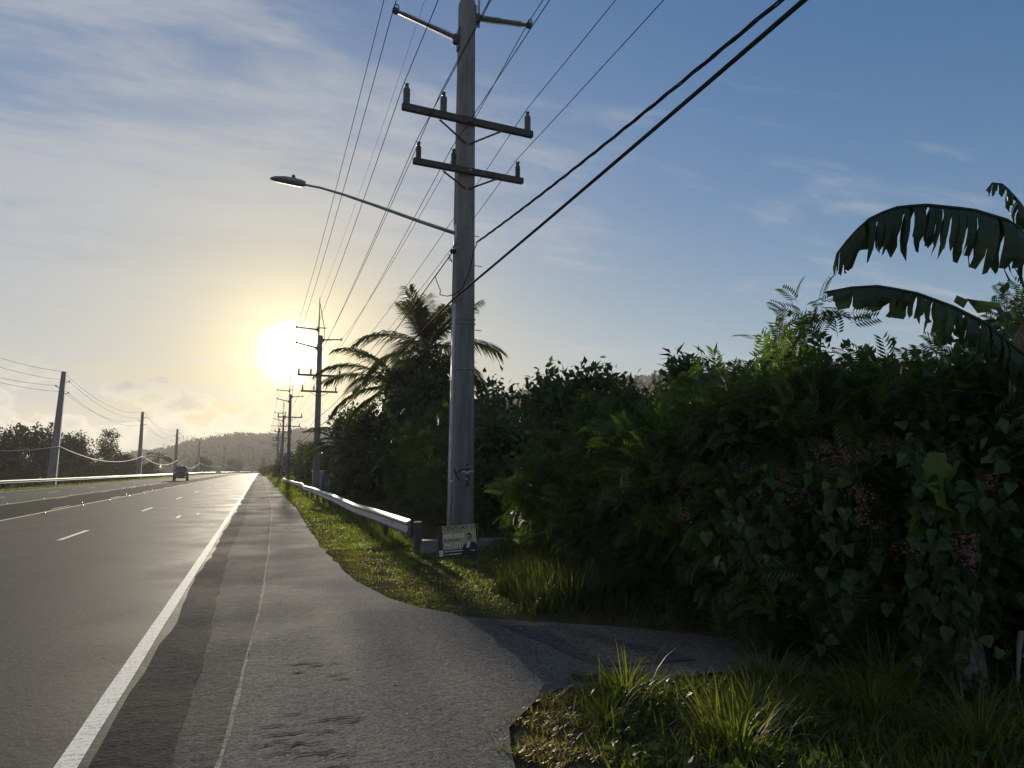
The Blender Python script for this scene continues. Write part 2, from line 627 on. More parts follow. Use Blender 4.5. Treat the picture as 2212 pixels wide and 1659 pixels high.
# the sea beyond the trees on the left
M_water = pmat('sea_water', (0.02, 0.035, 0.04), 0.22, 0.5, bump=0.3, bscale=0.6)
sea = MB().add([(-9000, -300, -1.25), (-60, -300, -1.25), (-60, 560, -1.25), (0, 700, -1.25), (0, 9000, -1.25), (-9000, 9000, -1.25)], [(0, 1, 2, 3, 4, 5)]).build('sea', M_water)
tag(sea, kind='structure')

# roadway
road = strip(-17.9, -0.72, -40, 640, 0.0, 'main_road', M_road, step=8)
road['kind'] = 'structure'
strip(-11.0, -7.7, -40, 640, 0.004, 'turning_lane', M_new, road, step=8)
strip(lambda s: -0.80 + 0.03 * math.sin(s * 0.9), lambda s: -0.44 + 0.05 * math.sin(s * 0.31), -10, 120, 0.004, 'trench_strip', M_rough, road, step=0.5, jit0=0.025, jit1=0.025)
shoulder = strip(-0.80, lambda s: 1.2, -40, 640, -0.004, 'road_shoulder', M_shoulder, step=8)
shoulder['kind'] = 'structure'


def seam_x(s):
    return float(np.interp(s, [-10, 4.3, 9, 15, 31, 60, 120, 640], [-0.25, -0.15, 0.07, 0.23, 0.55, 0.6, 0.6, 0.6]))


def path_r(s):
    return float(np.interp(s, [-10, 3.0, 3.83, 4.3, 4.7, 5.0, 7.9, 8.3, 8.95, 11, 15.8, 22, 31, 60, 120, 640], [1.1, 1.25, 1.35, 1.48, 1.75, 2.1, 2.2, 1.9, 1.62, 1.36, 1.27, 1.36, 1.5, 1.5, 1.5, 1.5]))


path = strip(lambda s: seam_x(s), path_r, -10, 300, 0.004, 'footpath', M_path, step=0.4, jit0=0.012, jit1=0.03)
path['kind'] = 'structure'
# driveway off to the right, with a darker resurfaced patch
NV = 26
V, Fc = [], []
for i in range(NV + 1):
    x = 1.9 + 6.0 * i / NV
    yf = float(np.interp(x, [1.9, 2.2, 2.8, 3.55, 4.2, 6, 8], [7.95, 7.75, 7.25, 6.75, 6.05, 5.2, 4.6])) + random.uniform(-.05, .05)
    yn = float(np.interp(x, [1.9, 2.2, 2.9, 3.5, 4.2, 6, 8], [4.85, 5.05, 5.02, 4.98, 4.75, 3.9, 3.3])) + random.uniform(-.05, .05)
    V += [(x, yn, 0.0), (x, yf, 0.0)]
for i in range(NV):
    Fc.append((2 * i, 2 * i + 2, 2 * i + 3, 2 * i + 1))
drive = MB().add(V, Fc).build('driveway', asphalt('driveway_asphalt', (0.088, 0.084, 0.080), 0.9, 0.1, 38, 0.7, 0.25, sheen=0.12))  # base colour darkened to deepen the shade lying over the driveway
drive['kind'] = 'structure'
NV = 12
V, Fc = [], []
for i in range(NV + 1):
    f = i / NV
    V += [(2.42 + 0.25 * f + random.uniform(-.03, .03), 7.2 - 1.75 * f, 0.008), (3.0 + 0.55 * f + random.uniform(-.05, .05), 6.95 - 1.55 * f + random.uniform(-.05, .05), 0.008)]
for i in range(NV):
    Fc.append((2 * i, 2 * i + 2, 2 * i + 3, 2 * i + 1))
MB().add(V, Fc).build('asphalt_patch', asphalt('patch_asphalt', (0.060, 0.058, 0.057), 0.9, 0.1, 38, 0.7, 0.2, sheen=0.12), drive)

# painted markings
strip(-0.985, -0.862, -10, 640, 0.008, 'edge_line', M_white, road, step=0.8, jit0=0.004, jit1=0.004)
strip(-17.52, -17.40, -10, 640, 0.008, 'edge_line', M_white, road, step=8)
strip(-7.72, -7.60, -10, 640, 0.008, 'centre_line', M_yellow, road, step=4)
strip(-11.12, -11.0, -10, 640, 0.008, 'centre_line', M_yellow, road, step=4)
k = 0
for off, ph in ((-4.25, 19.0), (-14.2, 23.0)):
    for i in range(-1, 24):
        s = ph + 12.2 * i
        strip(off - 0.055, off + 0.055, s, s + 2.9, 0.008, 'lane_dash', M_white, road, step=1)
for off in (-7.98, -10.72):
    for i in range(-1, 24):
        s = 22.0 + 12.2 * i
        strip(off - 0.05, off + 0.05, s, s + 3.0, 0.009, 'centre_dash', M_yellow, road, step=1.5)
# raised markers
stud = MB().box((0, 0, 0.012), (0.10, 0.10, 0.024), bev=0.01).mesh('raised_marker')
stud.materials.append(M_signwhite)
for off, ph, st in ((-7.5, 25, 6.1), (-11.25, 28, 6.1), (-8.15, 28, 12.2)):
    for i in range(16):
        o = link('raised_marker', stud, None, road)
        p = road_pt(ph + st * i, off, 0.008)
        o.location = p
# stray paint marks in the near lane
for x, y, l in ((-2.55, 26.3, 1.5), (-2.05, 28.2, 0.8), (-8.9, 26.5, 0.9), (-5.0, 15.6, 0.35), (-3.1, 8.9, 0.14), (-3.5, 7.4, 0.12)):
    strip(x - 0.05, x + 0.04, y, y + l, 0.008, 'paint_mark', M_white, road, step=0.3, jit0=0.02, jit1=0.02)
# dusty seam along the path edge
strip(lambda s: seam_x(s) - 0.012 - 0.005 * math.sin(s * 2.1), lambda s: seam_x(s) + 0.012 + 0.008 * math.sin(s * 1.3 + 1), 1.5, 90, 0.008, 'seam', M_seam, path, step=0.22, jit0=0.006, jit1=0.006)
strip(0.62, path_r, 30.6, 31.0, 0.009, 'concrete_joint', M_seam, path, step=0.1)


def crack(cx, cy, lx, ly, name='crack', wd=0.012):
    n = 9
    V, Fc = [], []
    for i in range(n):
        f = i / (n - 1)
        t = wd * (0.25 + math.sin(math.pi * f)) * random.uniform(0.5, 1.4)
        x = cx + (f - .5) * lx
        y = cy + (f - .5) * ly + random.uniform(-.02, .02)
        V += [(x, y - t, 0.0085), (x, y + t, 0.0085)]
    for i in range(n - 1):
        Fc.append((2 * i, 2 * i + 2, 2 * i + 3, 2 * i + 1))
    return MB().add(V, Fc).build(name, M_rough, path)


for cx, cy, lx, ly in ((0.42, 6.35, .30, .02), (0.50, 6.25, .14, .0), (0.66, 6.28, .10, -.01), (0.62, 5.92, .18, .03), (0.66, 5.80, .16, .02), (0.36, 6.10, .12, .02),
                       (0.22, 4.75, .3, .0), (0.12, 4.62, .22, .03), (0.30, 4.55, .26, -.02), (0.45, 4.70, .2, .0), (0.52, 4.92, .34, .02), (0.18, 4.45, .2, .02), (0.36, 4.38, .24, .0), (0.48, 4.30, .22, .02), (0.15, 4.9, .2, .0), (0.62, 4.85, .2, .03), (0.40, 4.15, .25, .0), (0.5, 4.05, .2, .02), (0.28, 5.1, .16, 0.0)):
    crack(cx, cy, lx, ly, wd=random.uniform(0.006, 0.014))


# ------------------------------------------------------------------ utility poles of the right-hand line


def sq_loop(cx, cy, z, hx, hy, b):
    return [(cx - hx + b, cy - hy, z), (cx + hx - b, cy - hy, z), (cx + hx, cy - hy + b, z), (cx + hx, cy + hy - b, z),
            (cx + hx - b, cy + hy, z), (cx - hx + b, cy + hy, z), (cx - hx, cy + hy - b, z), (cx - hx, cy - hy + b, z)]


POLE_TOP = 12.75


def pole_half(z):
    return 0.255 + (0.170 - 0.255) * z / POLE_TOP


def insulator_profile(h, r, sheds):
    pr = [(0, r * 0.75), (h * 0.06, r * 0.75)]
    for i in range(sheds):
        z0 = h * (0.08 + 0.78 * i / sheds)
        z1 = h * (0.08 + 0.78 * (i + 0.45) / sheds)
        pr += [(z0, r * 0.80), (z0 + 0.002, r), (z1, r * 0.96), (z1 + 0.004, r * 0.80)]
    pr += [(h * 0.88, r * 0.7), (h * 0.93, r * 0.45), (h * 0.95, r * 0.62), (h, r * 0.5)]
    return pr


def post_insulator(parent, base, tip, r=0.085):
    b, t = Vector(base), Vector(tip)
    L = (t - b).length
    ax = (t - b).normalized()
    pr = [(0, r * 0.8), (0.10, r * 0.8)]
    n = 26
    for i in range(n):
        z0 = 0.12 + (L - 0.30) * i / n
        rr = r * (1.0 if i < n / 2 else 0.88)
        pr += [(z0, rr * 0.62), (z0 + 0.006, rr), (z0 + 0.018, rr * 0.95), (z0 + 0.022, rr * 0.62)]
    pr += [(L - 0.16, r * 0.55), (L - 0.05, r * 0.5)]
    m = MB()
    m.lathe(pr, b, ax, 12)
    o = m.build('post_insulator', M_porc, parent, smooth=False)
    c = MB()
    c.lathe([(-0.09, 0.03), (-0.06, 0.075), (0.03, 0.085), (0.07, 0.05)], t, ax, 10)
    ring = [t + Vector((0.03, 0.0, 0.09)) + Vector((math.cos(a) * 0.055, 0, math.sin(a) * 0.075)) for a in np.linspace(0, 2 * math.pi, 13)]
    c.tube(ring, 0.014, 6, cap=False)
    c.build('line_clamp', M_dark, o)
    f = MB().box((b.x + (0.02 if ax.x < 0 else -0.02), b.y, b.z), (0.06, 0.24, 0.52), bev=0.008)
    f.box((b.x + ax.x * 0.06, b.y, b.z - 0.02), (0.12, 0.16, 0.20), bev=0.01)
    f.build('mounting_bracket', M_dark, o)
    return o


def make_pole():
    root = empty('utility_pole')
    m = MB()
    zs = [-0.3, 2, 4, 6, 8, 10, POLE_TOP]
    secs = [sq_loop(0, 0, z, pole_half(z), pole_half(z), 0.035) for z in zs]
    m.loft(secs)
    m.build('shaft', M_conc, root)
    # timber arms with pin insulators and flat V braces
    for (z, x0, x1, hh, xs, ih, ir, zb, bx0, bx1, matI) in ((9.64, -1.60, 1.64, 0.15, (-1.50, -0.63, 1.50), 0.43, 0.080, 9.10, -0.68, 0.86, M_porc),
                                                            (8.42, -1.32, 1.38, 0.13, (-1.20, -0.37, 1.24), 0.34, 0.062, 8.01, -0.58, 0.70, M_polym)):
        yf = -pole_half(z) - 0.062
        arm = MB().box(((x0 + x1) / 2, yf, z), (x1 - x0, 0.115, hh), bev=0.012).build('crossarm', M_wood, root)
        arm.rotation_euler = (0, 0, R(5))
        MB().lathe([(0, 0.03), (0.02, 0.03), (0.03, 0.016), (0.045, 0.016)], (0.02, yf - 0.056, z), (0, -1, 0), 8).build('bolt', M_galv, arm)
        for x in xs:
            ins = MB()
            ins.lathe(insulator_profile(ih, ir, 8), (x, yf, z + hh / 2), (0, 0, 1), 12)
            io = ins.build('insulator', matI, root)
            io.rotation_euler = (0, 0, R(5))
            cl = MB().box((x, yf, z + hh / 2 + ih + 0.02), (0.05, 0.12, 0.05), bev=0.008)
            cl.tube([(x - 0.06, yf, z + hh / 2 + ih + 0.055), (x, yf, z + hh / 2 + ih + 0.03), (x + 0.06, yf, z + hh / 2 + ih + 0.055)], 0.009, 6)
            cl.build('wire_clamp', M_dark, io)
        for bx in (bx0, bx1):
            MB().tube([(bx, yf, z - hh / 2 - 0.02), (bx * 0.93, yf, z - hh / 2 - 0.05), (bx * 0.06, -pole_half(zb) - 0.02, zb)], 0.022, 6).build('brace', M_wood, root)
    # post insulators: left (lower), right, left (upper, on the mast)
    h = pole_half(11.9)
    post_insulator(root, (-h - 0.03, 0, 11.78), (-1.72, -0.05, 12.12))
    post_insulator(root, (h + 0.03, 0, 12.42), (1.58, -0.05, 12.50))
    post_insulator(root, (-0.16, 0, 13.20), (-1.74, -0.05, 13.30))
    # steel mast with a raking strut that carries the earth wire
    mast = MB().box((-0.10, 0, 13.4), (0.10, 0.10, 1.8), bev=0.01)
    mast.tube([(-0.10, 0, 14.2), (-0.10, 0, 15.75)], [0.045, 0.022], 8)
    mo = mast.build('mast', M_galv, root)
    st = MB().tube([(0.30, 0, 12.2), (0.30, 0, 13.35), (-0.07, 0, 15.25)], 0.032, 6)
    st.box((0.10, 0, 13.35), (0.72, 0.07, 0.07))
    st.build('strut', M_galv, mo)
    # bolt holes up the road face
    bh = MB().lathe([(0, 0.014), (0.006, 0.014)], (0, 0, 0), (0, -1, 0), 8).mesh('bolt_hole')
    bh.materials.append(M_black)
    for z in (11.9, 11.2, 10.85, 10.45, 10.1, 7.6, 7.1, 6.4, 5.9, 5.2, 4.6):
        link('bolt_hole', bh, None, root, loc=(0.10, -pole_half(z) + 0.002, z))
    return root


def lamp_arm(parent):
    arm = MB()
    pts = [(-0.22, -0.12, 6.95), (-1.0, -0.12, 7.12), (-2.0, -0.12, 7.36), (-2.8, -0.12, 7.54), (-3.25, -0.12, 7.615), (-3.62, -0.12, 7.64)]
    arm.tube(pts, [0.045, 0.042, 0.036, 0.03, 0.026, 0.025], 8)
    arm.box((-0.23, -0.10, 6.93), (0.06, 0.14, 0.46), bev=0.008)
    ao = arm.build('lamp_arm', M_galv, parent, smooth=True)
    hd = MB()
    secs = []
    for f, wy, zt, zb in ((0, .05, .05, -.06), (.12, .085, .07, -.085), (.35, .12, .085, -.075), (.6, .14, .08, -.055), (.85, .12, .05, -.045), (.97, .06, .015, -.03), (1.0, .015, -.005, -.015)):
        x = -3.55 - 0.72 * f
        lp = []
        for a in np.linspace(0, 2 * math.pi, 13)[:-1]:
            lp.append((x, -0.12 + math.cos(a) * wy, 7.66 + f * 0.02 + (math.sin(a) * zt if math.sin(a) > 0 else -math.sin(a) * zb)))
        secs.append(lp)
    hd.loft(secs)
    ho = hd.build('lamp_head', pmat('lamp_housing', (0.25, 0.255, 0.25), 0.55, 0.4, metal=0.2), ao, smooth=True)
    MB().lathe([(0, 0.036), (0.07, 0.036), (0.085, 0.024)], (-3.80, -0.12, 7.735), (0, 0, 1), 10).build('photocell', M_dark, ao)
    return ao


MAIN = (4.20, 15.32, 0.0)
main_pole = make_pole()
main_pole.location = MAIN
POLE_LOC = [(4.35, -25.0, 0.0), MAIN, (4.0, 55.3, -0.95), (3.62, 100.0, -1.0), (3.95, 143.0, -0.8), (4.15, 186.0, -0.8), (5.0, 230.0, -0.6), (7.0, 275.0, -0.6)]
GRP = 'concrete power poles on the right of the road'
far_lab = {2: 'concrete power pole rising beside the sun, behind the coconut palm thicket',
           3: 'concrete power pole beyond the guardrail, third from the sign',
           4: 'distant concrete power pole with a street lamp, fourth from the sign',
           5: 'distant concrete power pole, fifth from the sign',
           6: 'tiny far concrete power pole, sixth from the sign',
           7: 'tiny far concrete power pole at the bend, last of its row'}
poles = {1: main_pole}
for i in range(2, 8):
    c = copy_tree(main_pole)
    c.location = POLE_LOC[i]
    c.rotation_euler = (R(random.uniform(-.5, .5)), R(random.uniform(-.5, .5)), R(random.uniform(-2, 2)))
    tag(c, far_lab[i], 'utility pole', GRP)
    poles[i] = c
tag(main_pole, 'tall concrete power pole with timber crossarms and street lamp behind the sale sign', 'utility pole', GRP)
lamp_arm(main_pole)
lamp_arm(poles[4])
main_pole.rotation_euler = (0, R(0.25), 0)

# fittings seen only on the near pole
m = MB()
cx_ = -pole_half(1) - 0.035
m.tube([(cx_, -0.17, -0.1), (cx_ + 0.012, -0.165, 2.0), (cx_ + 0.03, -0.155, 4.2), (cx_ + 0.05, -0.15, 5.3)], 0.042, 10)
pipe = m.build('conduit_pipe', pmat('conduit_grey', (0.45, 0.45, 0.44), 0.5, 0.4, var=0.25, vscale=6), main_pole, smooth=True)
MB().box((cx_ + 0.01, -0.215, 1.36), (0.075, 0.008, 0.05)).build('white_tag', M_signwhite, pipe)
for z in (3.82, 4.86, 4.97):
    b = MB()
    hh = pole_half(z) + 0.012
    lp = sq_loop(0, 0, z, hh, hh, 0.035)
    lp = [(p[0], p[1], p[2] + 0.02 * math.sin(i * 1.7)) for i, p in enumerate(lp)]
    b.tube(lp + [lp[0]], 0.011, 6, cap=False)
    b.build('steel_band', M_galv, main_pole)
for z in (6.95, 6.25, 5.15, 4.75):
    MB().tube([(pole_half(z) - 0.01, -0.1, z), (pole_half(z) + random.uniform(.10, .20), -0.1, z - .005)], 0.009, 6).build('step_bolt', M_galv, main_pole)
# graffiti
gz = -pole_half(1.4) - 0.003


def stroke(pts, wd, mat, par):
    V, Fc = [], []
    for i, (x, z) in enumerate(pts):
        a = Vector(pts[min(i + 1, len(pts) - 1)]) - Vector(pts[max(i - 1, 0)])
        nrm = Vector((-a.y, a.x)).normalized() * wd / 2 * random.uniform(.8, 1.2)
        y = -pole_half(z) - 0.003
        V += [(x + nrm.x, y, z + nrm.y), (x - nrm.x, y, z - nrm.y)]
    for i in range(len(pts) - 1):
        Fc.append((2 * i, 2 * i + 1, 2 * i + 3, 2 * i + 2))
    return MB().add(V, Fc).build('graffiti_stroke', mat, par)


M_gw = pmat('white_spray', (0.55, 0.56, 0.58), 0.7, 0.2)
for pts, wd, mt in (([(-.20, 1.50), (-.15, 1.54), (-.06, 1.60)], .030, M_black), ([(-.22, 1.62), (-.17, 1.50), (-.10, 1.36)], .034, M_black),
                    ([(-.04, 1.60), (.03, 1.60), (.12, 1.62), (.16, 1.58)], .035, M_black), ([(.06, 1.72), (.12, 1.66), (.10, 1.60), (.06, 1.66), (.11, 1.73)], .028, M_black),
                    ([(-.05, 1.56), (.02, 1.57), (.08, 1.53), (.14, 1.58), (.22, 1.57)], .035, M_gw), ([(.05, 1.50), (.10, 1.46), (.13, 1.40), (.08, 1.36), (.04, 1.42), (.09, 1.47)], .028, M_black),
                    ([(.03, 1.33), (.09, 1.34), (.13, 1.30), (.09, 1.24), (.03, 1.25), (.05, 1.30), (.11, 1.28)], .026, M_black), ([(.06, 1.68), (.10, 1.64), (.14, 1.69)], .02, M_gw), ([(.05, 1.39), (.09, 1.42)], .02, M_gw)):
    stroke(pts, wd, mt, main_pole)
# small clutter of drop wires at the pole
m = MB()
m.tube([(-0.27, -0.2, 6.50), (-0.36, -0.25, 6.42), (-0.42, -0.25, 6.30), (-0.33, -0.22, 6.25), (-0.40, -0.2, 6.42)], 0.012, 6)
m.box((-0.30, -0.2, 6.50), (0.12, 0.10, 0.08), bev=0.01)
m.tube([(-0.40, -0.2, 6.35), (-0.52, 0.6, 6.10), (-0.50, 0.5, 5.95), (-0.46, 0.3, 5.70), (-0.52, 0.1, 5.55), (-0.40, -0.1, 5.48), (-0.27, -0.2, 5.50), (-0.1, -0.28, 5.62), (0.08, -0.27, 6.1), (0.16, -0.27, 6.55), (0.24, -0.26, 6.72)], 0.011, 6)
m.build('drop_wire', M_cable, main_pole)

# ------------------------------------------------------------------ overhead lines


def catenary(p, q, sag, n=14):
    p, q = Vector(p), Vector(q)
    return [p.lerp(q, i / n) + Vector((0, 0, -4 * sag * (i / n) * (1 - i / n))) for i in range(n + 1)]


def line(pts, r0, mat, label, name='overhead_wire', sag=0.45, sides=5, group='overhead wires along the right-hand poles', cat='wire'):
    path_ = []
    for a, b in zip(pts[:-1], pts[1:]):
        d = (Vector(b) - Vector(a)).length
        c = catenary(a, b, sag * (d / 40) ** 2)
        path_ += c if not path_ else c[1:]
    o = MB().tube(path_, r0, sides).build(name, mat, None, smooth=True)
    tag(o, label, cat, group)
    return o


def attach(x, y, z, last=7):
    return [(p[0] + x, p[1] + y, p[2] + z) for p in POLE_LOC[:last + 1]]


line(attach(-0.10, 0, 15.75), 0.005, M_wire, 'thin earth wire running along the tops of the pole masts')
line(attach(-1.74, -0.05, 13.30), 0.010, M_wire, 'leftmost and topmost conductor on the upper left post insulators')
line(attach(-1.72, -0.05, 12.12), 0.010, M_wire, 'conductor held by the lower left long post insulators')
line(attach(1.58, -0.05, 12.50), 0.010, M_wire, 'conductor held by the right long post insulators')
for x, nm in ((-1.50, 'left'), (-0.63, 'middle'), (1.50, 'right')):
    line(attach(x, -0.30, 10.19), 0.009, M_wire, 'conductor on the %s insulators of the upper crossarms' % nm)
for x, nm in ((-1.20, 'left'), (-0.37, 'middle'), (1.24, 'right')):
    line(attach(x, -0.30, 8.88), 0.008, M_wire, 'conductor on the %s insulators of the lower crossarms' % nm)


def twisted(pts, label, r=0.011, tw=0.016, sag=1.0, turns=1.9):
    path_ = []
    for a, b in zip(pts[:-1], pts[1:]):
        d = (Vector(b) - Vector(a)).length
        c = catenary(a, b, sag * (d / 40) ** 2, 120)
        path_ += c if not path_ else c[1:]
    m = MB()
    for ph in (0, 2.09, 4.18):
        q = []
        s = 0
        for i, p in enumerate(path_):
            if i:
                s += (p - path_[i - 1]).length
            a = s * turns * 2 + ph
            q.append(p + Vector((math.cos(a) * tw, 0, math.sin(a) * tw)))
        m.tube(q, r, 5)
    o = m.build('service_cable', M_cable, None, smooth=True)
    tag(o, label, 'cable', 'thick cables below the crossarms')
    return o


twisted([(4.45, -25, 6.75), (4.45, 15.06, 6.74)], 'twisted black service cable ending on the near pole below the lamp')
line([(3.98, -25, 5.85), (3.95, 15.1, 5.41), (3.75, 55.2, 4.6), (3.4, 100, 4.4)], 0.022, M_cable, 'thick straight black cable passing the near pole below the twisted one', 'service_cable', sag=0.25, sides=8, group='thick cables below the crossarms', cat='cable')
line([(3.9, 15.3, 6.45), (3.8, 55.2, 5.4), (3.4, 100, 5.2), (3.7, 143, 5.2), (3.9, 186, 5.2)], 0.013, M_cable, 'thin dark cable from the near pole down behind the coconut palm', 'service_cable', sag=0.5, sides=6, group='thick cables below the crossarms', cat='cable')

# ------------------------------------------------------------------ poles and cables across the road
LP = [(-23.6, 40.0, -0.2), (-21.6, 91.5, -0.1), (-21.5, 151.0, -0.1), (-21.5, 212.0, -0.1), (-21.2, 285.0, -0.1), (-15.3, 345.0, -0.1), (-3.5, 420.0, -0.1)]
lp_lab = ['large bare concrete pole across the road at the far left', 'bare concrete pole across the road, second from the left edge',
          'bare concrete pole just left of the oncoming pickup', 'bare concrete pole right of the pickup before the hazy hill',
          'small bare concrete pole in front of the hill, fifth of its row', 'tiny bare concrete pole by the bend below the sun']


def make_left_pole():
    r = empty('concrete_pole')
    HH = 12.7
    m = MB()
    secs = [sq_loop(0, 0, z, 0.43 - 0.20 * z / HH, 0.43 - 0.20 * z / HH, 0.04) for z in (-0.4, 3, 6, 9, HH)]
    m.loft(secs)
    m.build('shaft', M_conc, r)
    for x, z in ((0.62, 11.5), (-0.62, 10.9), (0.62, 10.2)):
        a = MB().tube([(math.copysign(0.2, x), -0.05, z), (x, -0.05, z + 0.06)], 0.035, 6)
        a.lathe([(0, 0.05), (0.05, 0.08), (0.1, 0.05), (0.16, 0.07), (0.2, 0.03)], (x, -0.05, z + 0.05), (0, 0, 1), 8)
        a.build('bracket', M_dark, r)
    return r


lp0 = make_left_pole()
for i, (p, lb) in enumerate(zip(LP[1:], lp_lab)):
    c = lp0 if i == 0 else copy_tree(lp0)
    c.location = p
    c.rotation_euler = (0, R(random.uniform(-.6, .6)) + (R(1.4) if i == 0 else R(.6)), R(random.uniform(-4, 4)))
    tag(c, lb, 'utility pole', 'bare concrete poles across the road')


def lattach(x, z, tilt=0.02):
    return [(p[0] + x + (z * tilt if k < 3 else 0), p[1], p[2] + z) for k, p in enumerate(LP)]


for x, z, lb in ((0.62, 11.72, 'upper dark wire strung along the bare poles across the road'), (0.62, 10.42, 'lower dark wire strung along the bare poles across the road'),
                 (-0.62, 11.1, 'dark wire on the far side of the bare poles across the road'), (0.0, 12.7, 'faint wire joining the tops of the bare poles across the road')):
    line(lattach(x, z), 0.016, M_wire, lb, sag=0.75, group='wires along the bare poles')
line(lattach(0.4, 4.3), 0.045, M_wcable, 'pale thick cable drooping low between the bare poles across the road', 'service_cable', sag=0.62, sides=6, group='wires along the bare poles', cat='cable')

# ------------------------------------------------------------------ guardrails


def w_profile(z0, flip=1):
    """(x, z) of a W-beam, 0.31 high, bulging towards -x*flip"""
    pr = [(0.0, 0.0), (-0.02, 0.012), (-0.075, 0.05), (-0.08, 0.085), (-0.01, 0.13), (0.0, 0.155), (-0.01, 0.18), (-0.08, 0.225), (-0.075, 0.26), (-0.02, 0.298), (0.0, 0.31)]
    return [(x * flip, z0 + z) for x, z in pr]


def rail_panel(p, q, z0, z1, parent, flip=1, name='rail_panel'):
    m = MB()
    d = (Vector(q) - Vector(p)).normalized()
    nrm = Vector((d.y, -d.x))
    secs = []
    for i in range(5):
        f = i / 4
        c = Vector(p).lerp(Vector(q), f)
        z = z0 + (z1 - z0) * f
        pr = w_profile(z, flip)
        lp = [(c.x + nrm.x * x, c.y + nrm.y * x, zz) for x, zz in pr]
        lp += [(c.x + nrm.x * (x + 0.006), c.y + nrm.y * (x + 0.006), zz) for x, zz in reversed(pr)]
        secs.append(lp)
    m.loft(secs)
    return m.build(name, M_galv, parent, smooth=False)


gr = empty('guardrail', (2.8, 13.9, 0))
tag(gr, 'dented galvanised guardrail beside the grass verge right of the footpath', 'guardrail')
pts = []
s = 13.9
while s < 96:
    x = 2.80 + 0.05 * math.sin(s * 0.21) + (0.10 if 52 < s < 58 else 0) + (0.22 if 58 <= s < 63 else 0)
    z = 0.32 + 0.02 * math.sin(s * 0.5) + (0.06 if 50 < s < 57 else 0)
    pts.append((x - 2.8, s - 13.9, z))
    s += 3.81
for i in range(len(pts) - 1):
    a, b = pts[i], pts[i + 1]
    off = 0.006 * (i % 2)
    rail_panel((a[0] + off, a[1]), (b[0] + off, b[1] + 0.12), a[2], b[2], gr)
M_cpost = pmat('weathered_post', (0.12, 0.115, 0.11), 0.8, 0.2, var=0.4, vscale=7)
pm = MB().box((0, 0, 0.10), (0.12, 0.16, 0.90), bev=0.01).mesh('post')
pm.materials.append(M_cpost)
bl = MB().box((0, 0, 0.45), (0.10, 0.12, 0.24), bev=0.008).mesh('spacer_block')
bl.materials.append(M_cpost)
for i, a in enumerate(pts):
    if i == 0:
        o = MB().box((0, 0, 0.13), (0.15, 0.14, 0.92), bev=0.012).build('end_post', M_cpost, gr)
        o.location = (a[0] + 0.16, a[1] + 0.06, 0)
    else:
        o = link('post', pm, None, gr, loc=(a[0] + 0.19, a[1], 0))
        link('spacer_block', bl, None, gr, loc=(a[0] + 0.06, a[1], 0))
rf = MB().box((0, 0, 0), (0.05, 0.006, 0.10)).mesh('reflector')
rf.materials.append(M_signwhite)
link('reflector', rf, None, gr, loc=(-0.03, 1.9, 0.46))
link('reflector', rf, None, gr, loc=(-0.03, 13.0, 0.48))
# rolled end of the first panel
m = MB()
m.add([(0.012, -0.03, 0.62), (-0.05, -0.05, 0.58), (0.012, -0.03, 0.33), (-0.06, -0.06, 0.27)], [(0, 1, 3, 2)])
m.build('bent_lip', M_galv, gr)

gl = empty('guardrail', (-20.2, 30, 0))
tag(gl, 'long pale guardrail on the grass verge across the road', 'guardrail')
s = 30.0
while s < 470:
    a = road_pt(s, -20.2)
    b = road_pt(s + 11.43, -20.2)
    rail_panel((a[0] + 20.2, a[1] - 30), (b[0] + 20.2, b[1] - 30), 0.42 + 0.01 * math.sin(s), 0.42 + 0.01 * math.sin(s + 11.4), gl, flip=-1)
    for q in (0, 3.81, 7.62):
        c = road_pt(s + q, -20.2)
        link('post', pm, None, gl, loc=(c[0] + 20.2 - 0.12, c[1] - 30, 0.12))
    s += 11.43

# ------------------------------------------------------------------ sale sign
SIGN_P = Vector((2.34, 9.62, 0.0))
sdir = R(-19.44 + 14)
sg = empty('sale_sign', SIGN_P, sdir)
tag(sg, 'small yellow real estate sale sign on thin metal legs in front of the pole', 'sign')
M_gold = pmat('sign_gold', (0.46, 0.42, 0.26), 0.5, 0.35, var=0.08, vscale=3)
M_navy = pmat('sign_navy', (0.018, 0.022, 0.040), 0.5, 0.35)
M_brown = pmat('sign_brown', (0.05, 0.035, 0.032), 0.5, 0.35)
M_skin = pmat('printed_skin', (0.30, 0.19, 0.14), 0.6, 0.2)
M_hair = pmat('printed_hair', (0.03, 0.025, 0.022), 0.6, 0.2)
SW, SH, SZ = 0.535, 0.405, 0.425


def roll(o):
    o.rotation_euler = (R(-2), R(-4.0), 0)
    return o


pan = empty('sign_panel', (0, 0, SZ), 0, sg)
pan.rotation_euler = (R(-2), R(-3.6), 0)
MB().box((SW / 2, 0.006, SH / 2), (SW, 0.008, SH)).build('backing', M_navy, pan)


def flat(name, poly, y, mat):
    P = [(x, y, z) for x, z in poly]
    return MB().add(P, [tuple(range(len(P)))]).build(name, mat, pan)


def rect(name, x0, z0, x1, z1, y, mat):
    return flat(name, [(x0, z0), (x1, z0), (x1, z1), (x0, z1)], y, mat)


rect('gold_face', 0.068, 0.085, SW - 0.003, SH - 0.003, 0.0, M_gold)
rect('side_band', 0.003, 0.085, 0.066, SH - 0.003, 0.0, M_brown)
rect('logo_square', 0.010, 0.006, 0.064, 0.082, -0.001, M_signwhite)
ring = MB()
N = 20
V = []
for i in range(N + 1):
    a = R(40) + R(280) * i / N
    V += [(0.037 + math.cos(a) * .023, -0.002, 0.044 + math.sin(a) * .023), (0.037 + math.cos(a) * .018, -0.002, 0.044 + math.sin(a) * .018)]
ring.add(V, [(2 * i, 2 * i + 1, 2 * i + 3, 2 * i + 2) for i in range(N)]).build('logo_ring', M_black, pan)


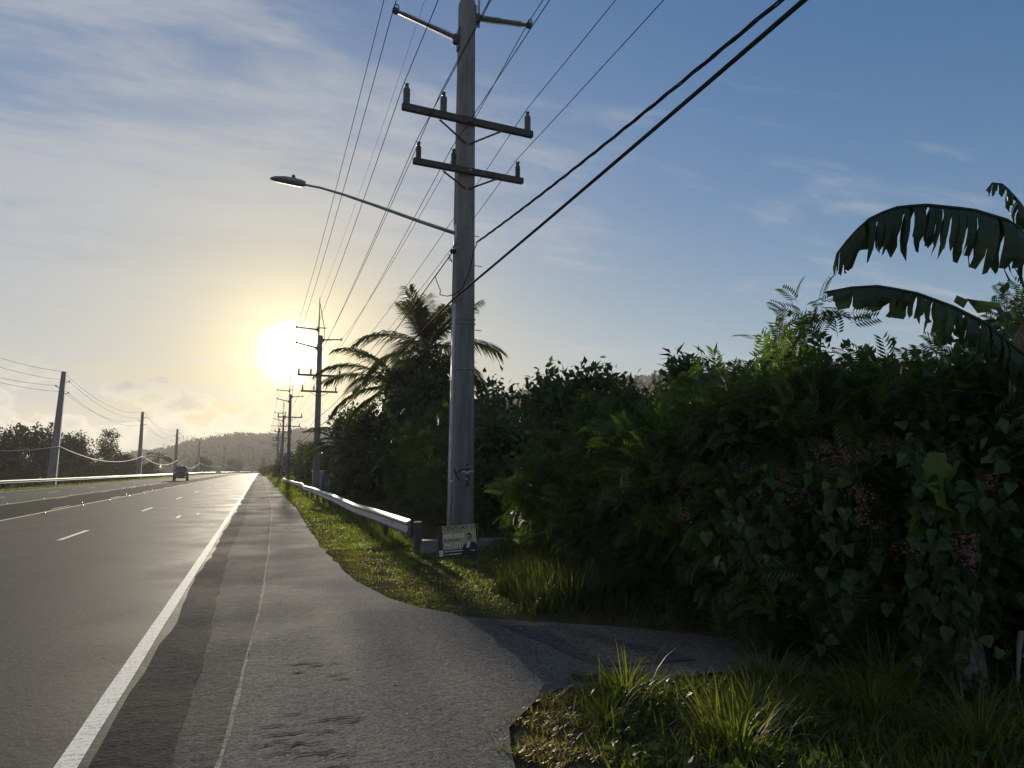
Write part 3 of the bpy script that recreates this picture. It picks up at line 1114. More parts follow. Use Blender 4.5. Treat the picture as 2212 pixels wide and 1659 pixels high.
def text(s, x, z, h, wd, mat, y=-0.002, bold=0.0):
    cu = bpy.data.curves.new('t', 'FONT')
    cu.body = s
    cu.size = 1.0
    cu.offset = bold
    cu.resolution_u = 2
    to = bpy.data.objects.new('t', cu)
    COL.objects.link(to)
    bpy.context.view_layer.update()
    me = bpy.data.meshes.new_from_object(to.evaluated_get(bpy.context.evaluated_depsgraph_get()))
    bpy.data.objects.remove(to)
    co = np.zeros(len(me.vertices) * 3)
    me.vertices.foreach_get('co', co)
    co = co.reshape(-1, 3)
    lo, hi = co.min(0), co.max(0)
    q = np.zeros_like(co)
    q[:, 0] = x + (co[:, 0] - lo[0]) / (hi[0] - lo[0]) * wd
    q[:, 2] = z + (co[:, 1] - lo[1]) / (hi[1] - lo[1]) * h
    q[:, 1] = y
    me.vertices.foreach_set('co', q.ravel())
    me.update()
    me.materials.clear()
    return link('lettering', me, mat, pan)


text('CENTURY 21', 0.078, 0.342, 0.052, 0.445, M_black, bold=0.02)
text('FOR SALE', 0.080, 0.238, 0.052, 0.285, M_signwhite, bold=0.02)
text('797.2721', 0.085, 0.115, 0.052, 0.255, M_signwhite, bold=0.015)
text('21', 0.028, 0.036, 0.018, 0.02, M_black)
text('www.', 0.080, 0.014, 0.014, 0.06, M_signwhite)
rect('number_box', 0.078, 0.108, 0.347, 0.176, -0.0008, pmat('sign_grey', (0.33, 0.31, 0.22), 0.5, 0.3))
# lines too small to read in the photograph
for i in range(16):
    rect('fine_print', 0.084 + i * 0.0165, 0.316 + 0.001 * (i % 3), 0.084 + i * 0.0165 + 0.011, 0.325, -0.001, M_brown)
for i in range(9):
    rect('fine_print', 0.088 + i * 0.026, 0.192, 0.088 + i * 0.026 + 0.018, 0.222 - 0.004 * (i % 2), -0.001, pmat('sign_olive', (0.16, 0.145, 0.08), 0.5, 0.3))
for i in range(22):
    rect('fine_print', 0.084 + i * 0.0125, 0.055, 0.084 + i * 0.0125 + 0.009, 0.070 - 0.003 * (i % 2), -0.001, M_signwhite)
for i in range(14):
    rect('fine_print', 0.145 + i * 0.0125, 0.014, 0.145 + i * 0.0125 + 0.009, 0.027 + 0.003 * (i % 2), -0.001, M_signwhite)
rect('fine_print', 0.435, 0.055, 0.455, 0.075, -0.001, M_signwhite)
rect('fine_print', 0.465, 0.045, 0.505, 0.056, -0.001, M_signwhite)
# printed half-length portrait: dark jacket, pale shirt
flat('portrait', [(0.325, 0.06), (0.345, 0.12), (0.375, 0.15), (0.42, 0.17), (0.465, 0.172), (0.51, 0.155), (0.531, 0.13), (0.531, 0.06)], -0.0015, M_navy)
flat('portrait', [(0.385, 0.09), (0.428, 0.09), (0.452, 0.165), (0.432, 0.178), (0.398, 0.165)], -0.0022, pmat('printed_shirt', (0.55, 0.55, 0.62), 0.5, 0.3))
flat('portrait', [(0.434 + math.cos(a) * .036, 0.238 + math.sin(a) * .052) for a in np.linspace(0, 2 * math.pi, 19)[:-1]], -0.0022, M_hair)
flat('portrait', [(0.428 + math.cos(a) * .030, 0.225 + math.sin(a) * .045) for a in np.linspace(0, 2 * math.pi, 19)[:-1]] , -0.0030, M_skin)
for x, zb, dx_ in ((-0.006, -0.25, -0.006), (SW + 0.004, -0.25, 0.03)):
    MB().tube([(x + dx_, 0.01, zb), (x, 0.012, SZ + SH + (0.02 if x < 0 else 0.035))], 0.0075, 6).build('leg', M_dark, sg)
MB().tube([(-0.006, 0.014, SZ + 0.005), (SW + 0.004, 0.014, SZ + 0.03)], 0.006, 6).build('crossbar', M_dark, sg)

# low concrete headwall by the pole, cabinet and barrel farther on
hw = MB().box((0, 0, 0.06), (1.9, 0.30, 0.34), bev=0.03).build('concrete_headwall', M_conc2)
hw.location = (3.95, 13.9, 0.0)
hw.rotation_euler = (0, 0, R(-8))
tag(hw, 'low grey concrete headwall in the weeds at the foot of the near pole', 'wall')
pp = MB().box((0, 0, 0.05), (0.05, 0.004, 0.10), bev=0.001).build('paper_tag', M_signwhite)
pp.location = (4.05, 13.70, 0.17)
tag(pp, 'small white paper tag beside the right edge of the sale sign', 'tag')
cb = empty('utility_cabinet', (4.35, 58.0, 0.0))
M_cab = pmat('cabinet_grey', (0.34, 0.35, 0.37), 0.6, 0.3, var=0.15)
MB().box((0, 0, 0.75), (0.85, 0.7, 1.5), bev=0.03).build('body', M_cab, cb)
MB().box((0, -0.02, 1.53), (0.95, 0.82, 0.07), bev=0.02).build('lid', M_signwhite, cb)
tag(cb, 'grey metal utility cabinet with pale lid beyond the guardrail', 'cabinet')
br = empty('blue_barrel', (4.75, 56.0, 0.0))
M_blue = pmat('blue_plastic', (0.03, 0.085, 0.20), 0.45, 0.4)
MB().lathe([(0, .25), (.05, .29), (.35, .29), (.37, .305), (.40, .29), (.75, .29), (.77, .305), (.80, .29), (1.1, .29), (1.15, .26)], (0, 0, 0), (0, 0, 1), 18).build('body', M_blue, br, smooth=False)
MB().lathe([(0, .27), (.03, .28), (.05, .27)], (0, 0, 1.15), (0, 0, 1), 18).build('lid', M_blue, br)
tag(br, 'blue plastic barrel standing beside the grey cabinet', 'barrel')

# ------------------------------------------------------------------ oncoming pickup (front faces -Y)
pk = empty('pickup_truck', (-10.9, 116.0, 0.0), R(4))
tag(pk, 'dark lifted pickup truck driving towards us in the far lanes', 'truck')
M_body = pmat('truck_paint', (0.030, 0.032, 0.036), 0.28, 0.5)
M_glass = pmat('truck_glass', (0.012, 0.014, 0.016), 0.08, 0.6)
M_chrome = pmat('chrome', (0.55, 0.55, 0.55), 0.2, 0.5, metal=0.9)
M_tyre = pmat('tyre', (0.018, 0.018, 0.018), 0.85, 0.2)


def yz_body(prof, hw_, bev):
    """prof: (y, z) outline, extruded across x with pulled-in edges"""
    m = MB()
    cyy = sum(p[0] for p in prof) / len(prof)
    czz = sum(p[1] for p in prof) / len(prof)
    secs = []
    for x, k in ((-hw_, 1 - bev), (-hw_ + 0.07, 1), (hw_ - 0.07, 1), (hw_, 1 - bev)):
        secs.append([(x, cyy + (y - cyy) * k, czz + (z - czz) * k) for y, z in prof])
    m.loft(secs)
    return m


yz_body([(-2.75, 0.75), (-2.8, 1.0), (-2.74, 1.30), (-2.6, 1.38), (-1.35, 1.47), (-0.7, 1.47), (2.8, 1.42), (2.85, 0.8), (-2.5, 0.65)], 1.0, 0.05).build('body', M_body, pk)
cabm = MB()
cabm.loft([[(-0.90, -1.30, 1.44), (0.90, -1.30, 1.44), (0.90, 1.05, 1.44), (-0.90, 1.05, 1.44)], [(-0.74, -0.55, 2.06), (0.74, -0.55, 2.06), (0.74, 0.85, 2.06), (-0.74, 0.85, 2.06)],
           [(-0.62, -0.42, 2.12), (0.62, -0.42, 2.12), (0.62, 0.75, 2.12), (-0.62, 0.75, 2.12)]])
cab_o = cabm.build('cab', M_body, pk)
MB().add([(-0.80, -1.275, 1.50), (0.80, -1.275, 1.50), (0.68, -0.60, 2.03), (-0.68, -0.60, 2.03)], [(0, 1, 2, 3)]).build('windscreen', M_glass, cab_o)
for sx in (-1, 1):
    MB().add([(sx * 0.895, -1.0, 1.50), (sx * 0.895, 0.9, 1.50), (sx * 0.765, 0.75, 2.0), (sx * 0.765, -0.45, 2.0)], [(0, 1, 2, 3)]).build('side_window', M_glass, cab_o)
    mr = MB().box((sx * 1.10, -0.95, 1.58), (0.22, 0.10, 0.24), bev=0.03)
    mr.tube([(sx * 0.9, -0.9, 1.52), (sx * 1.05, -0.93, 1.55)], 0.025, 6)
    mr.build('mirror', M_chrome, pk)
    hl = MB().box((sx * 0.76, -2.77, 1.20), (0.34, 0.10, 0.19), bev=0.03).build('headlight', M_lens, pk)
    for yy in (-1.75, 1.75):
        wh = empty('wheel', (sx * 0.88, yy, 0.46), 0, pk)
        MB().lathe([(-0.15, 0.30), (-0.15, 0.42), (-0.11, 0.46), (0.11, 0.46), (0.15, 0.42), (0.15, 0.30)], (0, 0, 0), (1, 0, 0), 20).build('tyre', M_tyre, wh)
        MB().lathe([(-0.12, 0.28), (0.12, 0.28), (0.10, 0.08)], (0, 0, 0), (sx, 0, 0), 14).build('rim', M_chrome, wh)
        MB().tube([(sx * 0.82, yy - 0.56, 0.62), (sx * 0.97, yy - 0.52, 0.86), (sx * 0.98, yy - 0.25, 1.06), (sx * 0.98, yy + 0.25, 1.06), (sx * 0.97, yy + 0.52, 0.86), (sx * 0.82, yy + 0.56, 0.62)], 0.055, 6).build('wheel_arch', M_tyre, pk)
MB().box((0, -2.80, 1.16), (1.10, 0.06, 0.30), bev=0.02).build('grille', M_black, pk)
MB().box((0, -2.88, 0.80), (1.92, 0.18, 0.28), bev=0.05).build('front_bumper', M_dark, pk)
MB().box((0, -1.75, 0.46), (1.5, 0.16, 0.16), bev=0.03).build('front_axle', M_black, pk)
MB().box((0, 1.75, 0.46), (1.5, 0.16, 0.16), bev=0.03).build('rear_axle', M_black, pk)
MB().box((0, 0.0, 0.62), (0.9, 4.6, 0.14), bev=0.02).build('chassis', M_black, pk)

# ------------------------------------------------------------------ foliage kit


def unit(a):
    return a / np.maximum(np.linalg.norm(a, axis=-1, keepdims=True), 1e-9)


def rdir(n):
    return unit(rng.normal(size=(n, 3)))


T_BROAD = (np.array([(0, 0, 0), (.42, .27, .05), (1, 0, -.10), (.42, -.27, .05), (.45, 0, -.02)]), np.array([(0, 4, 2, 1), (0, 3, 2, 4)]))
T_LONG = (np.array([(0, 0, 0), (.35, .11, .02), (1, 0, -.22), (.35, -.11, .02), (.4, 0, -.02)]), np.array([(0, 4, 2, 1), (0, 3, 2, 4)]))
T_HEART = (np.array([(.10, 0, 0), (0, .22, .03), (.22, .42, .07), (.55, .30, .05), (1, 0, -.10), (.55, -.30, .05), (.22, -.42, .07), (0, -.22, .03), (.5, 0, -.02)]),
           np.array([(0, 8, 2, 1), (8, 4, 3, 2), (0, 7, 6, 8), (8, 6, 5, 4)]))
T_NEEDLE = (np.array([(0, .012, 0), (0, -.012, 0), (1, -.004, -.12), (1, .004, -.12)]), np.array([(0, 1, 2, 3)]))


def feather_template(pairs=8):
    V, Fc = [], []

    def quad(a, b, c, d):
        k = len(V)
        V.extend([a, b, c, d])
        Fc.append((k, k + 1, k + 2, k + 3))
    def mid(t):
        return np.array([t * 0.96, 0, 0.10 * math.sin(t * 2.2) - 0.22 * t * t])
    quad(mid(0) + [0, .008, 0], mid(0) - [0, .008, 0], mid(1) - [0, .004, 0], mid(1) + [0, .004, 0])
    for i in range(pairs):
        t = 0.16 + 0.82 * i / (pairs - 1)
        L = 0.40 * (1 - 0.45 * abs(t - 0.45))
        b = mid(t)
        for sgn in (-1, 1):
            d = unit(np.array([0.62, sgn * 0.85, -0.12]))
            wv = np.array([-sgn * d[1], sgn * d[0], 0]) * 0.036
            e = b + d * L + np.array([0.03, 0, -0.12 * L])
            m_ = b + d * L * 0.5
            quad(b, m_ + wv, e, m_ - wv)
    return np.array(V), np.array(Fc)


T_FEATHER = feather_template(8)
T_FEATHER_LO = feather_template(5)


def scatter(T, pos, d, nrm, sc):
    tv, tf = T
    d = unit(d)
    y = unit(np.cross(nrm, d))
    z = np.cross(d, y)
    B = np.stack([d, y, z], 2) * sc[:, None, None]
    V = np.einsum('nij,kj->nki', B, tv) + pos[:, None, :]
    n, k = V.shape[:2]
    F = (tf[None] + (np.arange(n) * k)[:, None, None]).reshape(-1, tf.shape[1])
    return V.reshape(-1, 3), F


SPRIGS = []


def tips_in(lobes, n, zmin=0.1, shell=0.5, rough=0.22, seed=0):
    lobes = np.array(lobes, float)
    wgt = (lobes[:, 3] * lobes[:, 4] * lobes[:, 5]) ** (2 / 3)
    which = rng.choice(len(lobes), n, p=wgt / wgt.sum())
    L = lobes[which]
    d = rdir(n)
    ph = rng.uniform(0, 6, 3)
    wob = 1 + rough * (np.sin(d[:, 0] * 5.1 + ph[0] + which) * np.cos(d[:, 1] * 4.3 + ph[1]) + 0.6 * np.sin(d[:, 2] * 9 + ph[2] + d[:, 0] * 7))
    r = (shell + (1 - shell) * rng.uniform(0, 1, n) ** 0.6) * wob
    spr = (rng.uniform(0, 1, n) < 0.03) & (d[:, 2] > 0.0)
    r = np.where(spr, rng.uniform(1.10, 1.35, n), r)
    p = L[:, :3] + d * r[:, None] * L[:, 3:6]
    k = p[:, 2] > zmin
    SPRIGS[:] = [(tuple(a_), tuple(b_)) for a_, b_ in zip(p[spr & k], (L[:, :3] + d * 0.6 * L[:, 3:6])[spr & k])]
    return p[k], unit(d[k] / L[k][:, 3:6])


def foliage(T, tips, out, per, spread, size, droop=0.25, up=0.3, flat=0.5):
    n = len(tips) * per
    tp = np.repeat(tips, per, 0)
    od = np.repeat(out, per, 0)
    pos = tp + np.clip(rng.normal(size=(n, 3)), -1.5, 1.5) * spread
    d = unit(od * 0.7 + rdir(n) * 0.9 + np.array([0, 0, up]) - np.array([0, 0, droop]))
    nrm = unit(np.array([0, 0, 1.0]) * flat + rdir(n) * 0.6 + od * 0.3)
    sc = size * rng.uniform(0.65, 1.25, n)
    return scatter(T, pos, d, nrm, sc)


def branches(base, tips, count, r0=0.03, mat=M_bark, parent=None, name='branches', sprigs=()):
    m = MB()
    ids = rng.choice(len(tips), min(count, len(tips)), replace=False)
    for i in ids:
        t = Vector(tips[i])
        b = Vector(base) + Vector((random.uniform(-.25, .25), random.uniform(-.25, .25), 0))
        c = b.lerp(t, 0.45) + Vector((random.uniform(-.15, .15), random.uniform(-.15, .15), 0.12 * (t - b).length))
        q = b.lerp(t, 0.75) + Vector((random.uniform(-.1, .1), random.uniform(-.1, .1), 0.06))
        r = r0 * random.uniform(0.5, 1)
        m.tube([b, c, q, t], [r, r * .7, r * .45, r * .2], 5, cap=False)
    for t, b in sprigs:
        m.tube([b, (Vector(b) + Vector(t)) / 2 + Vector((.02, .02, .03)), t], [.008, .006, .003], 4, cap=False)
    return m.build(name, mat, parent)


KINDS = {
    'feather': (T_FEATHER, LF_feather, 6, 0.16, 0.27),
    'feather_far': (T_FEATHER_LO, LF_feather, 6, 0.22, 0.36),
    'broad': (T_BROAD, LF_broad, 14, 0.15, 0.14),
    'broad_far': (T_BROAD, LF_dark, 16, 0.30, 0.28),
    'heart': (T_HEART, LF_vine, 10, 0.14, 0.13),
    'long': (T_LONG, LF_broad, 12, 0.10, 0.26),
}


def shrub(label, at, lobes, tips, kind, name='shrub', cat='shrub', stems=26, shell=0.5, zmin=0.12, group=None, size=1.0, mix=None, mat=None):
    """lobes are given relative to the plant's foot"""
    root = empty(name, (at[0], at[1], at[2] if len(at) > 2 else 0.0))
    tp, od = tips_in(lobes, tips, zmin, shell)
    sp_ = list(SPRIGS)
    T, lm, per, spread, sz = KINDS[kind]
    V, F = foliage(T, tp, od, per, spread, sz * size)
    link('foliage', mesh_np(V, F, 'foliage'), mat or lm, root)
    if mix:
        k2, n2 = mix
        t2, o2 = tips_in(lobes, n2, zmin, max(shell, 0.75))
        T, lm, per, spread, sz = KINDS[k2]
        V, F = foliage(T, t2, o2, per, spread, sz * size)
        link('mixed_leaves', mesh_np(V, F, 'mixed_leaves'), lm, root)
        sp_ += SPRIGS
    branches((0, 0, -0.05), tp, stems, 0.035, parent=root, name='stems', sprigs=sp_)
    tag(root, label, cat, group)
    return root


G1 = 'shrubs and thickets right of the road'
# near right-hand thicket
shrub('tall feathery shrub with fine fern-like leaves hanging over the end of the driveway', (4.95, 6.85), [(0, 0, 1.45, 1.0, 0.95, .9), (-.65, -.1, 1.70, .55, .6, .40), (.4, .1, 2.0, .8, .8, .5), (.15, .3, .7, .8, .7, .7)], 620, 'feather', 'feathery_shrub', group=G1)
shrub('dense vine-smothered thicket with pink flowers behind the tall grass', (5.05, 5.55), [(0, 0, 1.2, 1.0, .9, 1.1), (-.35, .2, 2.0, .7, .7, .42), (.30, -.1, 2.05, .7, .6, .36), (-.2, -.3, .6, .8, .7, .6)], 560, 'feather', 'vine_thicket', group=G1, mix=('heart', 130))
shrub('feathery green bush under the lower banana leaf', (5.65, 4.85), [(0, 0, 1.2, .95, .9, 1.1), (.2, .1, 2.0, .75, .8, .42), (-.3, .5, 2.05, .5, .6, .3)], 420, 'feather', 'feathery_shrub', group=G1, mix=('heart', 160))
shrub('dark leafy bush filling the right edge below the banana leaves', (6.35, 4.35), [(0, 0, 1.3, .95, .9, 1.2), (.2, .1, 2.3, .75, .7, .5), (0.3, -.5, .9, .9, .8, .9)], 420, 'broad', 'leafy_bush', group=G1, mix=('heart', 160))
shrub('shady bush with broad leaves at the lower right corner', (6.3, 3.2), [(0, 0, .9, .9, .8, 1.0), (.2, .1, 1.6, .7, .7, .6)], 260, 'heart', 'leafy_bush', group=G1)
# taller growth behind it
shrub('bushy tree top with small leaves behind the banana leaves', (8.7, 6.2), [(0, 0, 1.8, 1.5, 1.4, 1.2), (.7, -.2, 3.2, .8, .8, .5), (-.8, .4, 2.3, .8, .8, .4)], 420, 'feather', 'feathery_tree', 'tree', group=G1)
shrub('round leafy tree with drooping leaf clusters above the vine thicket', (7.0, 8.2), [(0, 0, 1.5, 1.3, 1.3, 1.2), (-.1, 0, 2.6, .6, .6, .45), (.2, 0, 3.15, .35, .4, .45), (.9, -.4, 2.7, .6, .6, .5)], 420, 'broad', 'leafy_tree', 'tree', group=G1, size=1.1)
shrub('dense leafy tree left of the vine thicket with lance-shaped top leaves', (7.3, 11.2), [(0, 0, 1.5, 1.5, 1.3, 1.1), (-.2, .1, 2.5, .7, .8, .45), (.1, 0, 3.1, .42, .45, .55)], 420, 'broad', 'leafy_tree', 'tree', group=G1, mix=('long', 70), size=1.15)
shrub('spreading tree with clumped dark leaves against the sky right of the pole', (6.45, 13.2), [(0, 0, 1.5, 1.5, 1.4, 1.1), (-.55, .1, 2.9, .75, .8, .5), (.25, .1, 3.1, .7, .7, .5), (-.95, .2, 3.2, .2, .2, .45)], 460, 'broad', 'leafy_tree', 'tree', group=G1, size=1.25)
shrub('dusky bush just right of the pole, below the palm frond', (5.8, 16.9), [(0, 0, 1.4, 1.2, 1.3, 1.2), (-.1, .1, 2.35, .7, .8, .5)], 330, 'broad', 'leafy_bush', group=G1, size=1.25)
shrub('bright-tipped feathery shrub beside the pole foot', (4.45, 10.0), [(0, 0, .95, .6, .7, .8), (-.45, -.1, 1.25, .4, .4, .35), (.3, .2, 1.5, .6, .6, .4)], 330, 'feather', 'feathery_shrub', group=G1)
shrub('low feathery shrub in deep shade beyond the driveway', (4.75, 8.55), [(0, 0, .85, .9, .8, .85), (.1, .2, 1.55, .7, .7, .5)], 340, 'feather', 'feathery_shrub', group=G1)
shrub('shaded feathery shrub behind the low one beyond the driveway', (5.55, 9.6), [(0, 0, 1.2, 1.0, 1.0, 1.1), (-.2, .1, 2.1, .7, .7, .55)], 340, 'feather', 'feathery_shrub', group=G1)
shrub('slender sapling with sparse drooping leaves poking above the bushes right of the pole', (5.15, 12.1), [(0, 0, 2.6, .30, .30, .5), (-.05, 0, 3.15, .22, .22, .38), (.45, .1, 2.75, .35, .3, .3)], 46, 'broad', 'sapling', 'tree', stems=14, shell=.2, group=G1, size=1.2)
shrub('feathery sapling tip standing highest above the vine thicket', (5.45, 6.05), [(0, 0, 2.75, .30, .30, .35), (.02, 0, 3.12, .24, .24, .22)], 22, 'feather', 'sapling', 'tree', stems=8, shell=.2, group=G1)
shrub('slim leafy sapling with lance leaves over the dense tree left of the thicket', (6.2, 9.4), [(0, 0, 2.6, .45, .4, .4), (.1, 0, 3.0, .3, .3, .3)], 40, 'long', 'sapling', 'tree', stems=10, shell=.2, group=G1)
# along the guardrail towards the palm
shrub('leafy bush behind the guardrail, the nearest of its row', (5.7, 20.5), [(0, 0, 1.4, 1.3, 1.6, 1.5), (.4, .2, 2.6, 1.1, 1.2, .8)], 330, 'feather_far', 'feathery_shrub', group=G1)
shrub('tall bush behind the guardrail left of the pole', (5.9, 25.5), [(0, 0, 1.5, 1.3, 1.9, 1.7), (.3, .3, 2.9, 1.1, 1.4, .8)], 340, 'feather_far', 'feathery_shrub', group=G1)
shrub('broad dark tree under the coconut palm behind the guardrail', (6.6, 32.0), [(0, 0, 2.3, 1.6, 2.4, 2.2), (.5, .5, 4.5, 1.4, 1.8, 1.0)], 420, 'broad_far', 'leafy_tree', 'tree', group=G1)
shrub('dark leafy tree with ragged crown behind the third guardrail stretch', (5.8, 39.0), [(0, 0, 2.3, 1.5, 2.4, 2.2), (.2, .5, 4.1, 1.1, 1.6, .8)], 400, 'broad_far', 'leafy_tree', 'tree', group=G1)
shrub('dark tree wrapped round the trunk of the tall coconut palm', (8.0, 36.5), [(0, 0, 3.0, 2.0, 2.0, 2.8), (-.6, 0, 5.6, 1.4, 1.4, 1.3), (.8, 0, 5.9, 1.3, 1.3, 1.4), (.2, 0, 7.2, .9, .9, .8)], 420, 'broad_far', 'leafy_tree', 'tree', group=G1)
shrub('ragged roadside tree next to the pole beside the sun', (5.6, 47.0), [(0, 0, 2.4, 1.35, 2.4, 2.3), (.1, .2, 4.6, 1.0, 1.6, .8)], 380, 'broad_far', 'leafy_tree', 'tree', group=G1)
shrub('roadside bush just past the pole beside the sun', (5.9, 62.0), [(0, 0, 1.6, 1.3, 3.0, 1.7), (0, 2, 2.8, 1.0, 2.0, .8)], 260, 'broad_far', 'leafy_bush', group=G1)
shrub('hazy roadside bush near the grey cabinet', (5.4, 78.0), [(0, 0, 1.8, 1.3, 4.0, 2.0), (0, 3, 3.4, 1.2, 2.5, .8)], 260, 'broad_far', 'leafy_bush', group=G1, size=1.2)
shrub('hazy roadside tree by the third power pole', (5.6, 96.0), [(0, 0, 2.0, 1.6, 5.0, 2.4), (.5, 2, 4.0, 1.5, 3, 1.0)], 260, 'broad_far', 'leafy_tree', 'tree', group=G1, size=1.4)
shrub('small hazy bush at the roadside where the road bends', (5.0, 150.0), [(0, 0, 1.6, 2.5, 10.0, 2.0), (1, 6, 3.5, 2.5, 6, 1.2)], 300, 'broad_far', 'leafy_bush', group=G1, size=1.8)
shrub('low hazy bush closing the road at the bend', (3.4, 215.0), [(0, 0, 1.2, 3.5, 10.0, 1.6), (6, 6, 2.5, 5, 8, 2.0)], 300, 'broad_far', 'leafy_bush', group=G1, size=2.0)
# deep fill behind
back = []
for (x, y, h, r) in ((9.5, 19, 3.3, 2.2), (12, 15, 2.9, 2.6), (10.5, 12, 2.7, 2.0), (10.5, 9.3, 2.9, 1.9), (11.4, 6.0, 3.6, 2.0), (9.6, 26, 4.3, 2.6), (9.4, 33, 5.2, 2.6), (9.5, 44, 6.0, 3.0), (8.6, 54, 5.0, 2.6), (14, 22, 3.6, 3.0), (9.2, 3.9, 4.0, 1.8)):
    back.append((x, y, h * .5, r, r * 1.1, h * .56))
tp, od = tips_in(back, 3600, 0.2, 0.55)
V, F = foliage(T_BROAD, tp, od, 16, 0.28, 0.27)
bk = link('background_thicket', mesh_np(V, F, 'background_thicket'), LF_dark)
tag(bk, 'dense dark thicket filling the gaps behind the roadside shrubs', 'thicket', kind='stuff')

# ------------------------------------------------------------------ palms


def frond(parent, base, az, el, L, droop, ll, n=64, mat=LF_palm, name='frond', twist=0.0):
    m = MB()
    b = np.array(base, float)
    hd = np.array([math.sin(az), math.cos(az), 0])
    N = 12
    P = [b]
    e = el
    for i in range(N):
        e -= droop / N * (0.5 + i / N)
        P.append(P[-1] + (hd * math.cos(e) + np.array([0, 0, math.sin(e)])) * L / N)
    P = np.array(P)
    rr = [0.035 * (1 - 0.85 * i / N) * L / 4 + 0.004 for i in range(N + 1)]
    m.tube(P, rr, 5, cap=False)
    V0, F0 = np.array(m.v), list(m.f)
    side = np.array([hd[1], -hd[0], 0])
    ts = np.linspace(0.16, 0.99, n)
    Vl, Fl = [], []
    for t in ts:
        i = min(int(t * N), N - 1)
        f = t * N - i
        p = P[i] * (1 - f) + P[i + 1] * f
        tg = unit(P[i + 1] - P[i])
        l_ = ll * (0.45 + 0.75 * math.sin(math.pi * min(1, 0.12 + t * 0.80))) * random.uniform(.8, 1.1)
        for s in (-1, 1):
            if random.random() < 0.06:
                continue
            d = unit(side * s * math.cos(twist) + tg * (0.55 + 0.5 * t) + np.array([0, 0, 0.15 - 0.25 * random.random() + s * math.sin(twist)]))
            wv = unit(np.cross(d, np.array([0, 0, 1.0]) + side * s * 0.4)) * (0.026 * L / 4 + 0.012)
            m1 = p + d * l_ * 0.45
            m2 = p + d * l_ * 0.95 + np.array([0, 0, -l_ * random.uniform(.18, .42)])
            k = len(Vl)
            Vl += [p - wv * .4, p + wv * .4, m1 + wv, m1 - wv, m2 + wv * .15, m2 - wv * .15]
            Fl += [(k, k + 1, k + 2, k + 3), (k + 3, k + 2, k + 4, k + 5)]
    k = len(V0)
    me = bpy.data.meshes.new(name)
    me.from_pydata([tuple(x) for x in V0] + [tuple(x) for x in Vl], [], F0 + [tuple(i + k for i in q) for q in Fl])
    me.update()
    return link(name, me, mat, parent)


def palm(label, at, h, fr, lean=(0, 0), ll=0.7, group='palms behind the guardrail', r=0.16, name='coconut_palm', coconuts=True):
    root = empty(name, (at[0], at[1], at[2] if len(at) > 2 else 0.0))
    tag(root, label, 'palm', group)
    pts = [(lean[0] * (z / h) ** 2, lean[1] * (z / h) ** 2, z) for z in np.linspace(-0.1, h, 12)]
    MB().tube(pts, [r * (1.35 - 0.5 * i / 11) * (1 + .05 * (i % 2)) for i in range(12)], 10).build('trunk', M_palmbark, root)
    top = pts[-1]
    for (az, el, L, droop) in fr:
        frond(root, (top[0], top[1], top[2] - 0.1), R(az), R(el), L, R(droop), ll * L / 4 + 0.12)
    if coconuts:
        for k in range(6):
            a = k * 1.05
            c = MB().lathe([(-0.13, 0.02), (-0.09, 0.08), (0, 0.115), (0.08, 0.085), (0.12, 0.02)], (top[0] + math.cos(a) * .28, top[1] + math.sin(a) * .28, top[2] - 0.3 - 0.06 * (k % 2)), (0, 0, 1), 10)
            c.build('coconut', pmat('coconut_husk', (0.10, 0.11, 0.04), 0.6, 0.3), root, smooth=True)
    # dry sheath fibre
    return root


# azimuths are degrees clockwise from +Y
fr1 = [(95, 28, 4.3, 60), (88, -2, 4.0, 65), (262, 35, 4.2, 75), (280, 5, 3.8, 70), (300, -15, 3.4, 60), (110, -25, 3.4, 60), (240, -20, 3.4, 60), (180, -25, 3.2, 60), (150, 20, 3.4, 90), (215, 25, 3.5, 90), (30, 30, 3.5, 80), (330, 35, 3.5, 80),
       (200, -55, 3.0, 30), (270, -50, 3.0, 35), (80, -50, 3.0, 35), (140, -50, 3.0, 35), (330, -45, 3.0, 35), (30, -45, 3.0, 35)]
fr1 += [(a + random.uniform(-10, 10), random.uniform(48, 86), random.uniform(2.5, 4.1), random.uniform(12, 50)) for a in range(5, 360, 24)]
palm('tall coconut palm behind the near pole, upright fronds at its top', (8.25, 38.5), 8.3, fr1, (0.3, 0), 1.25)
fr2 = [(270, 40, 4.3, 75), (250, 55, 4.0, 70), (300, 30, 4.2, 60), (90, 45, 3.8, 80), (180, 50, 3.6, 90), (225, 20, 4.0, 70), (320, 60, 3.6, 60), (30, 50, 3.6, 80), (140, 30, 3.6, 80), (265, 0, 3.8, 60), (280, -20, 3.6, 50), (200, -5, 3.5, 70)]
palm('leaning palm with fronds reaching left towards the sun', (7.2, 37.0), 6.1, fr2, (-0.6, 0), 0.8, coconuts=False)
fr3 = [(a + random.uniform(-12, 12), random.uniform(15, 70), random.uniform(2.4, 3.3), random.uniform(50, 90)) for a in range(0, 360, 26)]
palm('short spiky palm beside the pole near the sun', (5.2, 50.5), 3.4, fr3, (0, 0), 0.55, coconuts=False, r=0.13)
fr4 = [(a + random.uniform(-12, 12), random.uniform(10, 70), random.uniform(2.6, 3.4), random.uniform(60, 100)) for a in range(8, 360, 30)]
palm('low palm with hanging fronds behind the guardrail', (5.3, 43.5), 2.6, fr4, (0, 0), 0.6, coconuts=False, r=0.13)
fr5 = [(a + random.uniform(-12, 12), random.uniform(10, 65), random.uniform(2.0, 2.8), random.uniform(50, 90)) for a in range(0, 360, 30)]
palm('small palm peeking over the bushes right of the near pole', (8.8, 23.5), 3.0, fr5, (0, 0), 0.5, coconuts=False, r=0.12)
